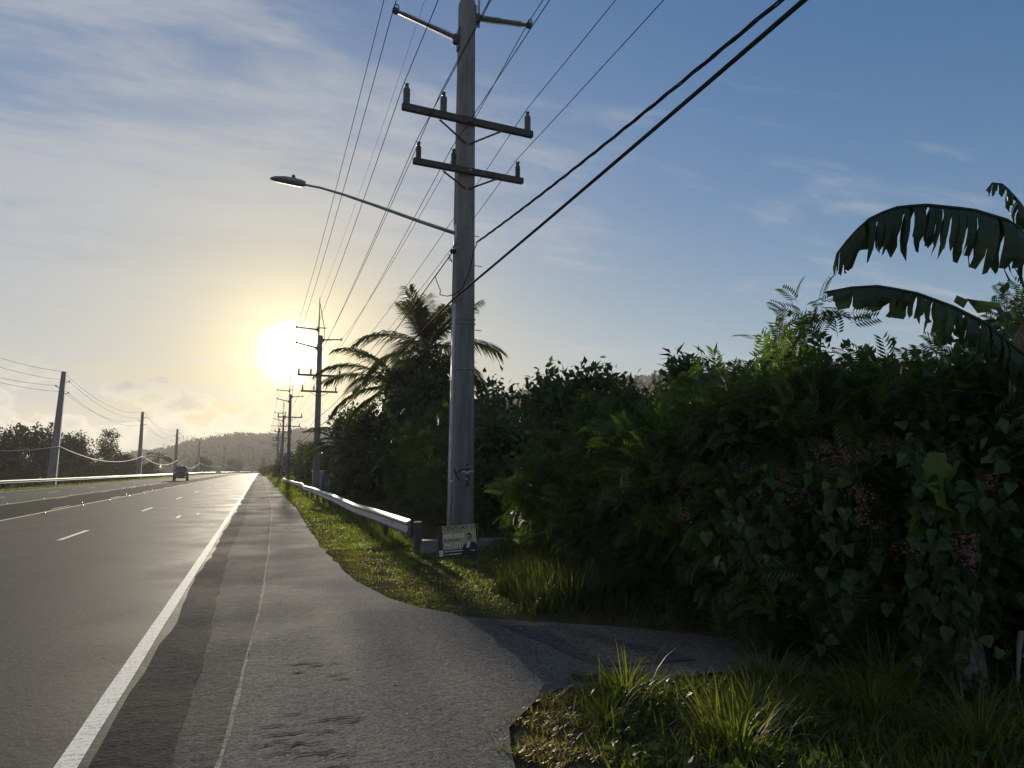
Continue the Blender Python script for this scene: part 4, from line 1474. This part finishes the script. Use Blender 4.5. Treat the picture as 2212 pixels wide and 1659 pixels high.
palm('small far palm behind the first bare pole across the road', (-36.0, 105.0, -0.8), 7.8, [(a, random.uniform(0, 60), random.uniform(2.6, 3.3), 80) for a in range(0, 360, 30)], (0.3, 0), 0.8, group='trees across the road', coconuts=False)
palm('low palm behind the pickup across the road', (-25.0, 205.0, -0.8), 5.6, [(a, random.uniform(-5, 60), random.uniform(3.4, 4.2), 90) for a in range(0, 360, 30)], (0.3, 0), 1.0, group='trees across the road', coconuts=False)

# ------------------------------------------------------------------ trees across the road


def left_tree_proto(lobes, tips, size, trunk_h, seed):
    r = empty('leafy_tree')
    tp, od = tips_in(lobes, tips, 0.4, 0.45, 0.42)
    V, F = foliage(T_BROAD, tp, od, 14, 0.30, size)
    link('crown', mesh_np(V, F, 'crown'), LF_far, r)
    m = MB().tube([(0, 0, -0.6), (.1, 0, trunk_h * .5), (0.0, .1, trunk_h)], [.28, .22, .14], 8)
    for i in rng.choice(len(tp), 22, replace=False):
        t = Vector(tp[i])
        m.tube([(0, .05, trunk_h * .7), Vector((0, 0, trunk_h)).lerp(t, .5), t], [.09, .05, .02], 5, cap=False)
    m.build('trunk', M_bark, r)
    return r


protoA = left_tree_proto([(0, 0, 3.6, 3.2, 3.0, 2.6), (-1.2, 0, 5.2, 1.6, 1.8, 1.3), (1.5, 0, 5.0, 1.7, 1.7, 1.5), (2.6, 0, 3.4, 1.4, 1.5, 1.4), (0, 0, 1.6, 3.4, 2.6, 1.4)], 520, 0.40, 3.0, 1)
protoB = left_tree_proto([(0, 0, 2.9, 2.6, 2.4, 2.2), (.8, 0, 4.4, 1.3, 1.4, 1.2), (-1.5, .2, 3.2, 1.4, 1.4, 1.3), (0, 0, 1.3, 3.2, 2.4, 1.2)], 420, 0.40, 2.4, 2)
protoC = left_tree_proto([(0, 0, 3.0, 1.9, 1.9, 2.4), (.3, 0, 5.6, 1.2, 1.2, 1.8), (-.6, 0, 6.6, .7, .7, 1.3), (.9, 0, 4.5, 1.1, 1.0, 1.4), (0, 0, 1.3, 2.8, 2.2, 1.2)], 330, 0.30, 4.0, 3)
LT = [(protoB, -40.5, 92, 1.2, 'leafy tree cut by the left edge behind the far guardrail'), (protoB, -33.5, 96, .62, 'low tree below the small far palm across the road'),
      (protoA, -31.0, 104, .84, 'tree directly behind the first bare pole across the road'), (protoA, -31.5, 118, 1.28, 'large dark tree right of the first bare pole across the road'),
      (protoA, -29.0, 132, 1.12, 'widest dark tree midway between the first two bare poles'), (protoB, -28.0, 140, .8, 'low rounded tree before the second bare pole'),
      (protoC, -27.0, 152, 1.32, 'thin open-crowned tree behind the second bare pole'), (protoB, -26.0, 163, 1.0, 'bushy tree right of the second bare pole'),
      (protoB, -26.5, 178, .72, 'low bush between the second bare pole and the pickup'), (protoB, -25.0, 190, .72, 'low bush left of the pickup'),
      (protoB, -22.0, 320, 1.2, 'hazy low tree between the fourth and fifth bare poles'), (protoB, -13.0, 400, 1.4, 'hazy tree beside the farthest bare pole'), (protoC, 2.0, 450, 1.3, 'hazy tree at the bend below the sun')]
seen = set()
for i, (pr, x, y, s, lb) in enumerate(LT):
    c = pr if pr.name not in seen else copy_tree(pr)
    seen.add(pr.name)
    c.location = (x, y, -0.7 if y < 200 else -0.3)
    c.rotation_euler = (0, 0, random.uniform(0, 6.28) if i not in (2, 3) else 0.3 * i)
    c.scale = (s, s, s * random.uniform(.92, 1.06))
    tag(c, lb, 'tree', 'trees across the road')
lw = [(x, y, 0.1, 2.6, 3.5, 1.3) for x, y in ((-30, 88), (-35, 84), (-43, 86), (-28, 98), (-27, 110), (-26.5, 124), (-26, 138), (-25.5, 150), (-25.5, 166), (-25, 182), (-25, 196))]
tp, od = tips_in(lw, 900, -0.6, 0.5)
V, F = foliage(T_BROAD, tp, od, 14, 0.35, 0.36)
tag(link('undergrowth', mesh_np(V, F, 'undergrowth'), LF_far), 'dark undergrowth below the trees across the road', 'undergrowth', kind='stuff')

# ------------------------------------------------------------------ hills
az = np.radians(np.array([-26, -16, -10, -7.3, -5, -2, 1, 4, 8, 12, 16, 18.5, 22, 25, 30, 38, 48, 60, 75, 95]))
el = np.array([0.1, 0.15, 0.5, 1.3, 2.0, 2.5, 2.75, 3.0, 3.6, 4.5, 5.4, 5.75, 6.5, 6.95, 7.25, 7.4, 7.5, 7.2, 6.5, 5.0])
A = np.radians(np.linspace(-26, 95, 260))
EL = np.interp(A, az, el) + 0.10 * fbm1(A * 60, 3)
RD = np.array([420, 480, 560, 640, 720, 800, 860, 900, 960, 1050, 1200, 1400])
RF = np.array([0.0, 0.05, 0.17, 0.36, 0.58, 0.82, 0.95, 1.0, 0.96, 0.85, 0.6, 0.3])
top = 900 * np.tan(np.radians(np.maximum(EL, 0.05))) + 1.6
AA, RR0 = np.meshgrid(A, RD)
KD = np.interp(A, np.radians([6, 18]), [1.0, 0.6])
RR = RR0 * KD[None, :]
top = top * KD
ZZ = RF[:, None] * top[None, :] * (1 + 0.06 * np.sin(AA * 38 + RR0 * 0.012) * (RR0 < 880)) - 1.0
V = np.stack([np.sin(AA) * RR, np.cos(AA) * RR, ZZ], 2).reshape(-1, 3)
ny, nx = AA.shape
idx = np.arange(nx * ny).reshape(ny, nx)
F = np.stack([idx[:-1, :-1].ravel(), idx[:-1, 1:].ravel(), idx[1:, 1:].ravel(), idx[1:, :-1].ravel()], 1)
M_hill = pmat('hill_cover', (0.030, 0.036, 0.018), 1.0, 0.0, var=0.5, vscale=0.05, bump=0.0, col2=(0.020, 0.026, 0.014))
hill = tag(link('hill', mesh_np(V, F, 'hill'), M_hill, smooth=True), kind='structure')
n = 5200
a_ = rng.uniform(-0.22, 1.2, n)
i_ = rng.uniform(1.5, 7.6, n)
ks = np.interp(a_, A, KD)
r_ = np.interp(i_, np.arange(len(RD)), RD) * ks
z_ = np.interp(i_, np.arange(len(RD)), RF) * np.interp(a_, A, top) - 1.0
cp = np.stack([np.sin(a_) * r_, np.cos(a_) * r_, z_ + 0.3], 1)
V, F = foliage(T_BROAD, cp, np.tile([[0, 0, 1.0]], (n, 1)), 9, 1.5, 3.2, droop=0.1)
tag(link('hillside_wood', mesh_np(V, F, 'hillside_wood'), LF_hill), 'hazy woodland covering the far hills', 'wood', kind='stuff')
rt = empty('ridge_trees')
bpy.data.objects.remove(rt)
rp_ = []
for a0 in (-6.6, -6.1, -5.5, -5.2, -4.9, -4.6, -3.9, -3.0, -2.8, -1.9, 20.2, 24.6):
    kd = float(np.interp(R(a0), A, KD))
    rr = 880 * kd
    zz = 900 * kd * math.tan(R(float(np.interp(R(a0), az, el)))) * 0.97
    for k in range(6):
        rp_.append((math.sin(R(a0)) * rr + rng.normal() * 1.6, math.cos(R(a0)) * rr, zz + 1.5 * k + rng.normal()))
V, F = foliage(T_LONG, np.array(rp_), np.tile([[0, 0, 1.0]], (len(rp_), 1)), 4, 0.8, 3.0, droop=0.1)
tag(link('ridge_wood', mesh_np(V, F, 'ridge_wood'), LF_hill), 'thin trees standing up along the far ridge', 'wood', kind='stuff')

# ------------------------------------------------------------------ banana plant


def torn_leaf(parent, rib, W, droop, mat=LF_banana, name='banana_leaf', tear=0.55, seed=0, sides=(-1, 1), hang=0.5, cut=0.78):
    """blade torn into strips along a curved midrib"""
    rs = np.random.RandomState(seed)
    P = np.array(rib, float)
    dist_ = np.concatenate([[0], np.cumsum(np.linalg.norm(np.diff(P, axis=0), axis=1))])
    Lt = dist_[-1]

    def at(t):
        return np.array([np.interp(t * Lt, dist_, P[:, k]) for k in range(3)])
    N = 24
    m = MB()
    m.tube([at(i / N) for i in range(N + 1)], [0.026 * (1 - 0.8 * i / N) + 0.003 for i in range(N + 1)], 7)
    t0 = 0.16
    for s in sides:
        t = t0
        while t < 0.985:
            dt = rs.uniform(0.008, 0.035) if rs.rand() < .8 else rs.uniform(.035, .07)
            t1 = min(t + dt, 0.995)
            gap = rs.uniform(0.0, 0.010) if rs.rand() < tear else -0.002
            tm = (t + t1) / 2
            prof = math.sin(math.pi * min(1, max(0, (tm - t0) / (1 - t0)) ** 0.75 * 0.93 + 0.06)) ** 0.6
            wd = W * prof * (1.0 if tear == 0 else rs.uniform(cut, 1.0) if rs.rand() < .8 else rs.uniform(.5, .8))
            lag = rs.uniform(-.02, .05) if tear > 0 else 0.0
            rows = []
            K = 5
            for j in range(K + 1):
                f = j / K
                row = []
                for tt, e in ((t, 0), (t1 - gap * f, 1)):
                    c = at(tt)
                    tg = unit(at(min(tt + .02, 1)) - at(max(tt - .02, 0)))
                    sd = unit(np.cross(tg, [0, 0, 1.0])) * s
                    ph = (hang + droop * f ** 0.8)
                    q = c + (sd * math.cos(ph) - np.array([0, 0, 1.0]) * math.sin(ph)) * wd * f + tg * (0.10 + lag) * f * wd * 2
                    if j == K:
                        q = q + rs.normal(size=3) * (0.010 if tear > 0 else 0.0) + tg * ((0.5 - e) * (t1 - t) * Lt * rs.uniform(.2, .9)) * (1 if tear > 0 else 0)
                    row.append(q)
                rows.append(row)
            V = [p for r_ in rows for p in r_]
            m.add(V, [(2 * j, 2 * j + 1, 2 * j + 3, 2 * j + 2) for j in range(K)])
            t = t1 + (rs.uniform(.0, .02) if rs.rand() < tear * .6 else 0)
    return m.build(name, mat, parent)


BO = np.array([6.15, 3.78, 0.0])
bn = empty('banana_plant', tuple(BO))
tag(bn, 'banana plant with large tattered leaves reaching in from the right edge', 'banana plant')


def rel(pts, o=BO, k=1.0):
    c = np.array([0, 0, CAM_H])
    return [tuple(c + (np.array(p) - c) * k - o) for p in pts]


MB().tube([(0, 0, -.1), (.02, 0, .8), (0, 0, 1.7), (-.03, -.03, 2.5)], [.17, .15, .12, .09], 12).build('pseudostem', pmat('banana_stem', (0.13, 0.15, 0.07), 0.6, 0.3, var=.5, vscale=6), bn, smooth=True)
L1 = [(6.13, 3.75, 2.45), (5.95, 3.82, 2.99), (5.75, 3.79, 3.34), (5.51, 3.77, 3.53), (5.21, 3.87, 3.63), (4.88, 4.01, 3.68), (4.63, 4.08, 3.65), (4.46, 4.15, 3.57), (4.32, 4.2, 3.44), (4.23, 4.28, 3.29), (4.22, 4.31, 3.18)]
L2 = [(6.12, 3.75, 2.2), (5.88, 3.74, 2.30), (5.46, 3.78, 2.5), (5.16, 3.8, 2.7), (4.9, 3.85, 2.82), (4.62, 3.92, 2.92), (4.37, 4.02, 2.98), (4.17, 4.09, 2.97), (4.0, 4.19, 2.94)]
L3 = [(6.12, 3.74, 2.5), (6.0, 3.79, 3.06), (5.84, 3.8, 3.5), (5.68, 3.82, 3.72), (5.54, 3.84, 3.87), (5.48, 3.88, 3.90), (5.45, 3.92, 3.84)]
L4 = [(6.13, 3.75, 2.4), (5.83, 3.7, 2.80), (5.65, 3.79, 2.82), (5.53, 3.82, 2.66), (5.47, 3.85, 2.48), (5.44, 3.86, 2.20)]
L5 = [(6.13, 3.75, 2.3), (5.95, 3.5, 2.5), (5.75, 3.35, 2.4), (5.6, 3.3, 2.1), (5.5, 3.3, 1.8)]
torn_leaf(bn, rel(L1), 0.52, 0.75, seed=3, tear=0.75, cut=0.72, hang=0.75)
torn_leaf(bn, rel(L2), 0.36, 0.8, seed=5, tear=1.0, cut=0.45, hang=0.75)
torn_leaf(bn, rel(L3), 0.30, 0.9, seed=8, tear=0.9)
tag(torn_leaf(bn, rel(L4), 0.30, 1.3, seed=9, tear=1.0, mat=LF_dry), 'dead brown leaf hanging down')
torn_leaf(bn, rel(L5), 0.36, 1.2, seed=12, tear=0.5)

yb = empty('young_banana', (5.05, 4.2, 0))
tag(yb, 'young banana shoot with one broad yellow-green leaf glowing in the thicket', 'banana plant')
yo = np.array([5.05, 4.2, 0])
YK = 1.16
torn_leaf(yb, hang=0.2, rib=[(0, 0, 0), (-0.12, -0.12, 0.9)] + rel([(4.15, 3.44, 1.2), (4.12, 3.4, 1.38), (4.11, 3.42, 1.55), (4.14, 3.46, 1.72)], yo, YK), W=0.30, droop=0.15, seed=4, tear=0.0, mat=LF_young, name='broad_leaf', cut=0.97)
MB().tube([(0, 0, -.1), (-.06, -.06, .5), (-0.12, -0.12, 0.95)], [.05, .04, .02], 8).build('stem', MATS['banana_stem'], yb)

# leaning grey trunk wrapped in creeper, with a dead leaf beside it
tk = empty('creeper_trunk', (5.0, 4.0, 0))
tag(tk, 'leaning grey tree trunk with creeper leaves in the dark lower right', 'tree')
MB().tube([(0.02, 0.02, -.2), (-.02, 0, .25), (-.06, .03, .6), (-.12, .08, .95), (-.12, .14, 1.2)], [.115, .10, .09, .07, .03], 10).build('trunk', pmat('grey_bark', (0.22, 0.21, 0.20), .9, .15, var=.55, vscale=16, bump=.8, bscale=25), tk)
tp, od = tips_in([(-.05, 0, 1.0, .28, .28, .55)], 60, .5, .7)
V, F = foliage(T_HEART, tp, od, 5, .06, .12, droop=.9)
link('creeper', mesh_np(V, F, 'creeper'), LF_vine, tk)
dl = empty('dead_leaf', (5.12, 3.72, 0.25))
tag(dl, 'grey dry banana leaf drooping beside the leaning trunk', 'leaf')
torn_leaf(dl, [(0.25, 0.1, .15), (0.1, .05, .18), (0, 0, .12), (-.05, -.02, 0), (-.07, -.02, -.12)], .09, 1.2, seed=2, tear=.9, mat=pmat('grey_dry_leaf', (0.17, 0.16, 0.15), .8, .2), name='blade')

# ------------------------------------------------------------------ flowering vine over the thicket
vo = np.array([4.55, 4.75, 0.0])
vine = empty('coral_vine', tuple(vo))
tag(vine, 'heart-leaved vine with pink flower sprays hanging over the thicket', 'vine')
strands = []
m = MB()
lp, ld = [], []
for k in range(46):
    cl_ = random.choice((0, 0, 1, 1, 2, 2, 2, 3))
    a = R((random.gauss(37.3, 0.9), random.gauss(43.3, 1.0), random.gauss(50.0, 1.1), random.uniform(34, 54))[cl_])
    dd = random.uniform(5.95, 6.45)
    z0 = (random.uniform(1.2, 1.7), random.uniform(1.2, 1.8), random.uniform(1.1, 1.9), random.uniform(1.6, 2.5))[cl_]
    L = (random.uniform(.4, .9), random.uniform(.5, 1.1), random.uniform(.8, 1.6), random.uniform(.3, .8))[cl_]
    x, y = math.sin(a) * (dd + .25), math.cos(a) * (dd + .25)
    out = np.array([-math.sin(a), -math.cos(a), 0])
    tang = np.array([math.cos(a), -math.sin(a), 0])
    pts = []
    nst = int(L / 0.07)
    for j in range(nst):
        f = j / nst
        p = np.array([x, y, z0]) + out * (0.30 * math.sin(f * 1.9)) + tang * 0.10 * math.sin(f * 5 + k) - np.array([0, 0, L * f])
        if p[2] < 0.18:
            break
        pts.append(tuple(p - vo))
        lp.append(p - vo + rng.normal(size=3) * 0.06)
        ld.append(out * 0.5 + np.array([0, 0, -0.9]) + rng.normal(size=3) * 0.45)
    if len(pts) > 2:
        m.tube(pts, 0.0028, 4, cap=False)
m.build('vine_stems', pmat('vine_stem', (0.05, 0.055, 0.03), 0.9, 0.0), vine)
lp, ld = np.array(lp), np.array(ld)
camv = np.array([0, 0, CAM_H]) - vo
nr = unit((camv[None] - lp) * 0.07 + rng.normal(size=lp.shape) * 0.6 + np.array([0, 0, .55]))
sc = rng.uniform(0.06, 0.135, len(lp))
order = np.argsort(-(sc / np.linalg.norm(lp - camv, axis=1)))
big, rest = order[:240], order[240:]
hm = mesh_np(T_HEART[0], T_HEART[1], 'vine_leaf')
hm.materials.append(leafmat('vine_leaf_single', [(0.038, 0.070, 0.024), (0.045, 0.080, 0.026)], 0.38))
for i in big:
    o = link('leaf', hm, None, vine)
    d_ = Vector(unit(ld[i]))
    y_ = Vector(nr[i]).cross(d_).normalized()
    z_ = d_.cross(y_)
    o.matrix_local = Matrix.Translation(Vector(lp[i])) @ Matrix((d_, y_, z_)).transposed().to_4x4() @ Matrix.Scale(float(sc[i]), 4)
V, F = scatter(T_HEART, lp[rest], ld[rest], nr[rest], sc[rest])
tag(link('small_leaves', mesh_np(V, F, 'small_leaves'), LF_vine, vine), kind='stuff')
FL = [(3.4, 3.66, 1.72), (3.42, 3.58, 1.66), (3.6, 3.61, 1.69), (3.86, 3.63, 1.74), (3.91, 3.57, 1.75), (3.42, 4.05, 1.55), (3.63, 4.78, 1.64), (3.2, 4.94, 1.25), (3.5, 3.42, 1.39), (3.51, 3.41, 1.28), (3.47, 3.46, 1.47), (3.74, 2.97, 1.15), (3.75, 2.95, 1.09), (3.73, 2.98, 1.22), (3.55, 3.19, 1.14), (3.34, 5.22, 1.43), (3.28, 3.77, 1.44), (4.32, 3.24, 1.53), (3.45, 3.62, 1.72)]
T_PET = (np.array([(0, 0, 0), (.5, .4, .1), (1, 0, 0), (.5, -.4, .1)]), np.array([(0, 1, 2, 3)]))
for i, p in enumerate(FL):
    k = 1.17 if math.hypot(p[0], p[1]) < 5.4 else 1.02
    c = np.array(rel([p], vo, k)[0])
    n = 70
    ax = unit(rng.normal(size=3) * np.array([1, 1, .5]))
    t = rng.uniform(-1, 1, n)
    pos = c + ax[None] * t[:, None] * 0.10 + rng.normal(size=(n, 3)) * (0.042 * (1.1 - abs(t)))[:, None]
    V, F = scatter(T_PET, pos, rdir(n), rdir(n), rng.uniform(.010, .020, n))
    tag(link('flower_spray', mesh_np(V, F, 'flower_spray'), LF_pink, vine), kind='stuff')

# ------------------------------------------------------------------ grass


def blades(base, az_, length, width, lean, bendf, segs=4):
    """vectorised arching grass blades -> V, F (quads)"""
    n = len(base)
    hd = np.stack([np.sin(az_), np.cos(az_), np.zeros(n)], 1)
    sd = np.stack([np.cos(az_), -np.sin(az_), np.zeros(n)], 1)
    V = np.zeros((n, (segs + 1) * 2, 3))
    p = base.copy()
    ang_ = lean.copy()
    for k in range(segs + 1):
        f = k / segs
        wd = width * (1 - f ** 1.6) * 0.5 + 0.0006
        V[:, 2 * k] = p - sd * wd[:, None]
        V[:, 2 * k + 1] = p + sd * wd[:, None]
        ang_ = ang_ + bendf / segs * (0.4 + f * 1.2)
        p = p + (hd * np.sin(ang_)[:, None] + np.array([0, 0, 1.0]) * np.cos(ang_)[:, None]) * (length / segs)[:, None]
    tf = np.array([(2 * k, 2 * k + 1, 2 * k + 3, 2 * k + 2) for k in range(segs)])
    F = (tf[None] + (np.arange(n) * (segs + 1) * 2)[:, None, None]).reshape(-1, 4)
    return V.reshape(-1, 3), F


def tuft(label, x, y, n, h, spread, wd=0.012):
    h = h * 0.85
    n = int(n * 1.5)
    a = rng.uniform(0, 6.283, n)
    r = np.abs(rng.normal(size=n)) * spread * 0.4
    base = np.stack([np.sin(a) * r, np.cos(a) * r, np.full(n, -0.03)], 1)
    a2 = a + rng.normal(size=n) * 0.6
    V, F = blades(base, a2, h * rng.uniform(.5, 1.15, n), wd * rng.uniform(.6, 1.3, n), np.abs(rng.normal(size=n)) * 0.35 + 0.05, rng.uniform(0.6, 2.5, n), 5)
    o = link('grass_tuft', mesh_np(V, F, 'grass_tuft'), LF_grass)
    o.location = (x, y, 0)
    tag(o, label, 'grass', 'tall grass tufts at the driveway corner')
    return o


tuft('tall bright grass tuft at the corner of the driveway', 2.45, 4.58, 150, 0.52, .30)
tuft('sunlit grass tuft behind the low yellow weeds', 2.15, 4.28, 110, 0.36, .26)
tuft('wide arching grass tuft at the bottom edge of the picture', 2.62, 3.58, 170, 0.60, .34)
tuft('bright grass tuft under the vine thicket beyond the driveway edge', 3.62, 4.52, 170, 0.50, .34)
tuft('pale grass tuft in front of the leaning trunk', 3.85, 3.85, 150, 0.50, .34)
tuft('long shaded grass tuft left of the leaning trunk', 4.35, 4.15, 130, 0.75, .30)
tuft('dark grass tuft near the bottom right corner', 3.95, 3.15, 150, 0.6, .36)
tuft('upright grass clump beside the concrete headwall', 4.75, 13.3, 140, 0.95, .5, .02)
tuft('dark arching grass tuft between the two bright ones', 3.05, 3.95, 150, 0.48, .36)

# mixed grass covering the corner
n = 9000
x = rng.uniform(1.75, 5.4, n)
y = rng.uniform(2.6, 5.2, n)
edge = np.interp(x, [1.6, 1.9, 2.2, 2.9, 3.5, 4.2, 6], [4.3, 4.62, 4.92, 4.9, 4.85, 4.6, 3.8])
left = np.interp(y, [2.6, 3.8, 4.3, 4.7, 5.0], [1.75, 1.85, 1.95, 2.1, 2.3])
k = (y < edge - 0.02) & (x > left)
x, y = x[k], y[k]
n = len(x)
V, F = blades(np.stack([x, y, np.full(n, -.03)], 1), rng.uniform(0, 6.28, n), rng.uniform(.05, .22, n) * np.interp(x, [1.8, 2.4, 5], [.6, 1, 1.3]), rng.uniform(.006, .012, n), np.abs(rng.normal(size=n)) * .35, rng.uniform(.3, 1.9, n), 4)
tag(link('grass', mesh_np(V, F, 'grass'), LF_grass), 'rough grass covering the driveway corner', 'grass', kind='stuff')
# creeping broad-leaved weeds among it
n = 3400
x = rng.uniform(1.9, 5.2, n)
y = rng.uniform(2.8, 4.8, n)
cl = np.sin(x * 5 + 1) * np.cos(y * 4.3) + rng.normal(size=n) * .35
k = (cl > 0.25) & (y < np.interp(x, [1.6, 2.2, 3.5, 6], [4.1, 4.75, 4.7, 3.8]))
pos = np.stack([x[k], y[k], rng.uniform(0, .13, k.sum())], 1)
V, F = scatter(T_HEART, pos, rdir(len(pos)) + np.array([0, 0, .1]), unit(rdir(len(pos)) * .5 + np.array([0, 0, 1.])), rng.uniform(.03, .07, len(pos)))
tag(link('creeping_weeds', mesh_np(V, F, 'creeping_weeds'), LF_vine), 'low creeping weeds between the grass tufts', 'weeds', kind='stuff')
# sparse yellowish mat of low weeds on bare soil by the path edge
n = 26000
x = rng.uniform(1.28, 2.5, n)
y = rng.uniform(2.7, 4.95, n)
pe = np.array([path_r(v) for v in y])
cl = np.sin(x * 9 + y * 3) * np.cos(y * 8 - x * 4) + 0.5 * np.sin(x * 21) * np.sin(y * 17)
k = (x > pe - 0.09 + 0.05 * np.sin(y * 14) + 0.03 * np.sin(y * 41)) & (cl + rng.normal(size=n) * .3 > 0.02)
x, y = x[k], y[k]
n = len(x)
V, F = blades(np.stack([x, y, np.full(n, -.02)], 1), rng.uniform(0, 6.28, n), rng.uniform(.025, .075, n), rng.uniform(.006, .012, n), rng.uniform(.2, 1.2, n), rng.uniform(.2, 1.4, n), 2)
tag(link('low_weeds', mesh_np(V, F, 'low_weeds'), LF_weed), 'thin yellowish weeds on bare soil at the path edge', 'weeds', kind='stuff')
# verge between path and guardrail


def verge(n, y0, y1, xr, h0, h1, wd, mat, label, name='verge_grass', power=1.0, clump=0.0):
    y = y0 + (y1 - y0) * rng.uniform(0, 1, n) ** power
    pe = np.array([path_r(v) for v in y])
    u = rng.uniform(0, 1, n)
    xe = np.array([float(np.interp(v, xr[0], xr[1])) for v in y])
    x = pe - 0.06 + 0.05 * np.sin(y * 7) + 0.07 * np.sin(y * 2.3 + 1) * np.sin(y * 17) + rng.normal(size=n) * 0.03 + u * (xe - pe)
    keep = np.ones(n, bool)
    if clump:
        keep = (np.sin(x * 6 + y * 2.2) * np.cos(y * 3.1 - x * 2) + rng.normal(size=n) * .4) > -clump
    x, y, u = x[keep], y[keep], u[keep]
    m_ = len(x)
    hh = (h0 + (h1 - h0) * u) * rng.uniform(.5, 1.3, m_)
    w_ = wd * np.maximum(1, y / 14) * rng.uniform(.6, 1.3, m_)
    V, F = blades(np.stack([x, y, np.full(m_, -.03)], 1), rng.uniform(0, 6.28, m_), hh * np.maximum(1, y / 40), w_, rng.uniform(.1, .9, m_), rng.uniform(.2, 1.5, m_), 2)
    return tag(link(name, mesh_np(V, F, name), mat), label, 'grass', kind='stuff')


verge(34000, 7.7, 16, ([7.7, 9, 16], [4.0, 4.2, 4.6]), .035, .13, .010, LF_grass, 'short green grass on the verge under the sale sign', clump=.45)
verge(22000, 7.9, 18, ([7.9, 9, 12, 18], [2.9, 2.5, 2.2, 2.0]), .025, .06, .012, LF_weed, 'yellowish mown edge of the verge along the footpath', clump=.2)
verge(26000, 15, 62, ([15, 62], [3.4, 3.6]), .05, .22, .014, LF_grass, 'green grass along the foot of the guardrail', power=1.5)
verge(14000, 60, 220, ([60, 220], [6.5, 7.5]), .06, .4, .02, LF_grass, 'far grass verge running towards the bend', power=1.5)
# taller shaded weeds in front of the shrubs
n = 15000
x = rng.uniform(2.3, 6.2, n)
y = rng.uniform(6.2, 15.5, n)
k = (y > np.interp(x, [2.2, 2.8, 3.55, 4.2, 6.2], [8.3, 7.6, 7.0, 6.35, 5.6])) & (x > np.interp(y, [6, 8, 10, 13, 16], [2.5, 2.9, 3.5, 3.7, 4.1]))
x, y = x[k], y[k]
n = len(x)
V, F = blades(np.stack([x, y, np.full(n, -.03)], 1), rng.uniform(0, 6.28, n), rng.uniform(.10, .38, n), rng.uniform(.008, .016, n), rng.uniform(.05, .8, n), rng.uniform(.2, 1.6, n), 3)
tag(link('weeds', mesh_np(V, F, 'weeds'), leafmat('shade_weed', [(0.030, 0.048, 0.016), (0.05, 0.075, 0.02), (0.07, 0.075, 0.035)], .35)), 'rank shaded weeds between the driveway and the shrubs', 'weeds', kind='stuff')
n = 5200
x = rng.uniform(3.0, 4.6, n)
y = rng.uniform(7.5, 9.4, n)
k = y > np.interp(x, [2.2, 2.8, 3.55, 4.2, 6.2], [8.6, 8.0, 7.3, 6.6, 5.8])
x, y = x[k], y[k]
n = len(x)
V, F = blades(np.stack([x, y, np.full(n, -.03)], 1), rng.uniform(0, 6.28, n), rng.uniform(.2, .7, n) * np.interp(x, [3.0, 3.5, 4.5], [.5, 1.0, 1.1]), rng.uniform(.010, .022, n), rng.uniform(.0, .45, n), rng.uniform(.2, 1.3, n), 4)
tag(link('tall_weeds', mesh_np(V, F, 'tall_weeds'), MATS['shade_weed']), 'bank of tall dark weeds along the far side of the driveway', 'weeds', kind='stuff')
# far verge across the road
n = 16000
s_ = 25 + 330 * rng.uniform(0, 1, n) ** 1.7
xx = rng.uniform(-20.4, -17.85, n)
P = np.array([road_pt(a, b, -.03) for a, b in zip(s_, xx)])
V, F = blades(P, rng.uniform(0, 6.28, n), rng.uniform(.06, .16, n) * np.maximum(1, s_ / 120), rng.uniform(.03, .05, n) * np.maximum(1, s_ / 80), rng.uniform(.1, .9, n), rng.uniform(.2, 1.2, n), 2)
tag(link('far_verge_grass', mesh_np(V, F, 'far_verge_grass'), LF_grass), 'green grass strip in front of the far guardrail', 'grass', kind='stuff')

# fallen leaves and twigs on the path
lm_ = mesh_np(T_BROAD[0], T_BROAD[1], 'fallen_leaf')
lm_.materials.append(pmat('fallen_leaf', (0.035, 0.028, 0.02), .8, .2))
for i, (x, y) in enumerate(((1.05, 5.55), (1.18, 4.85), (0.72, 9.6), (0.88, 9.2), (1.9, 6.4), (1.55, 7.2), (1.95, 5.9), (0.5, 7.3))):
    o = link('fallen_leaf', lm_, None)
    o.location = (x, y, 0.012)
    o.scale = (random.uniform(.03, .06),) * 3
    o.rotation_euler = (0.1, -0.1, random.uniform(0, 6.28))
    tag(o, 'tiny dark fallen leaf on the asphalt footpath', 'leaf', 'fallen leaves on the footpath')

# ------------------------------------------------------------------ haze
HZ = 0.00034
hb = MB().box((0, 300, 43), (3400, 2600, 90)).build('haze', None)
hm_ = bpy.data.materials.new('haze')
hm_.use_nodes = True
t = NT(hm_.node_tree)
o_ = t.n('ShaderNodeOutputMaterial')
pv = t.n('ShaderNodeVolumePrincipled')
pv.inputs['Color'].default_value = (0.86, 0.84, 0.80, 1)
pv.inputs['Density'].default_value = HZ
pv.inputs['Anisotropy'].default_value = 0.2
t.link(pv.outputs[0], o_.inputs['Volume'])
hb.data.materials.append(hm_)
hb['kind'] = 'stuff'
tag(hb, 'thin warm haze in the low evening air', 'haze')
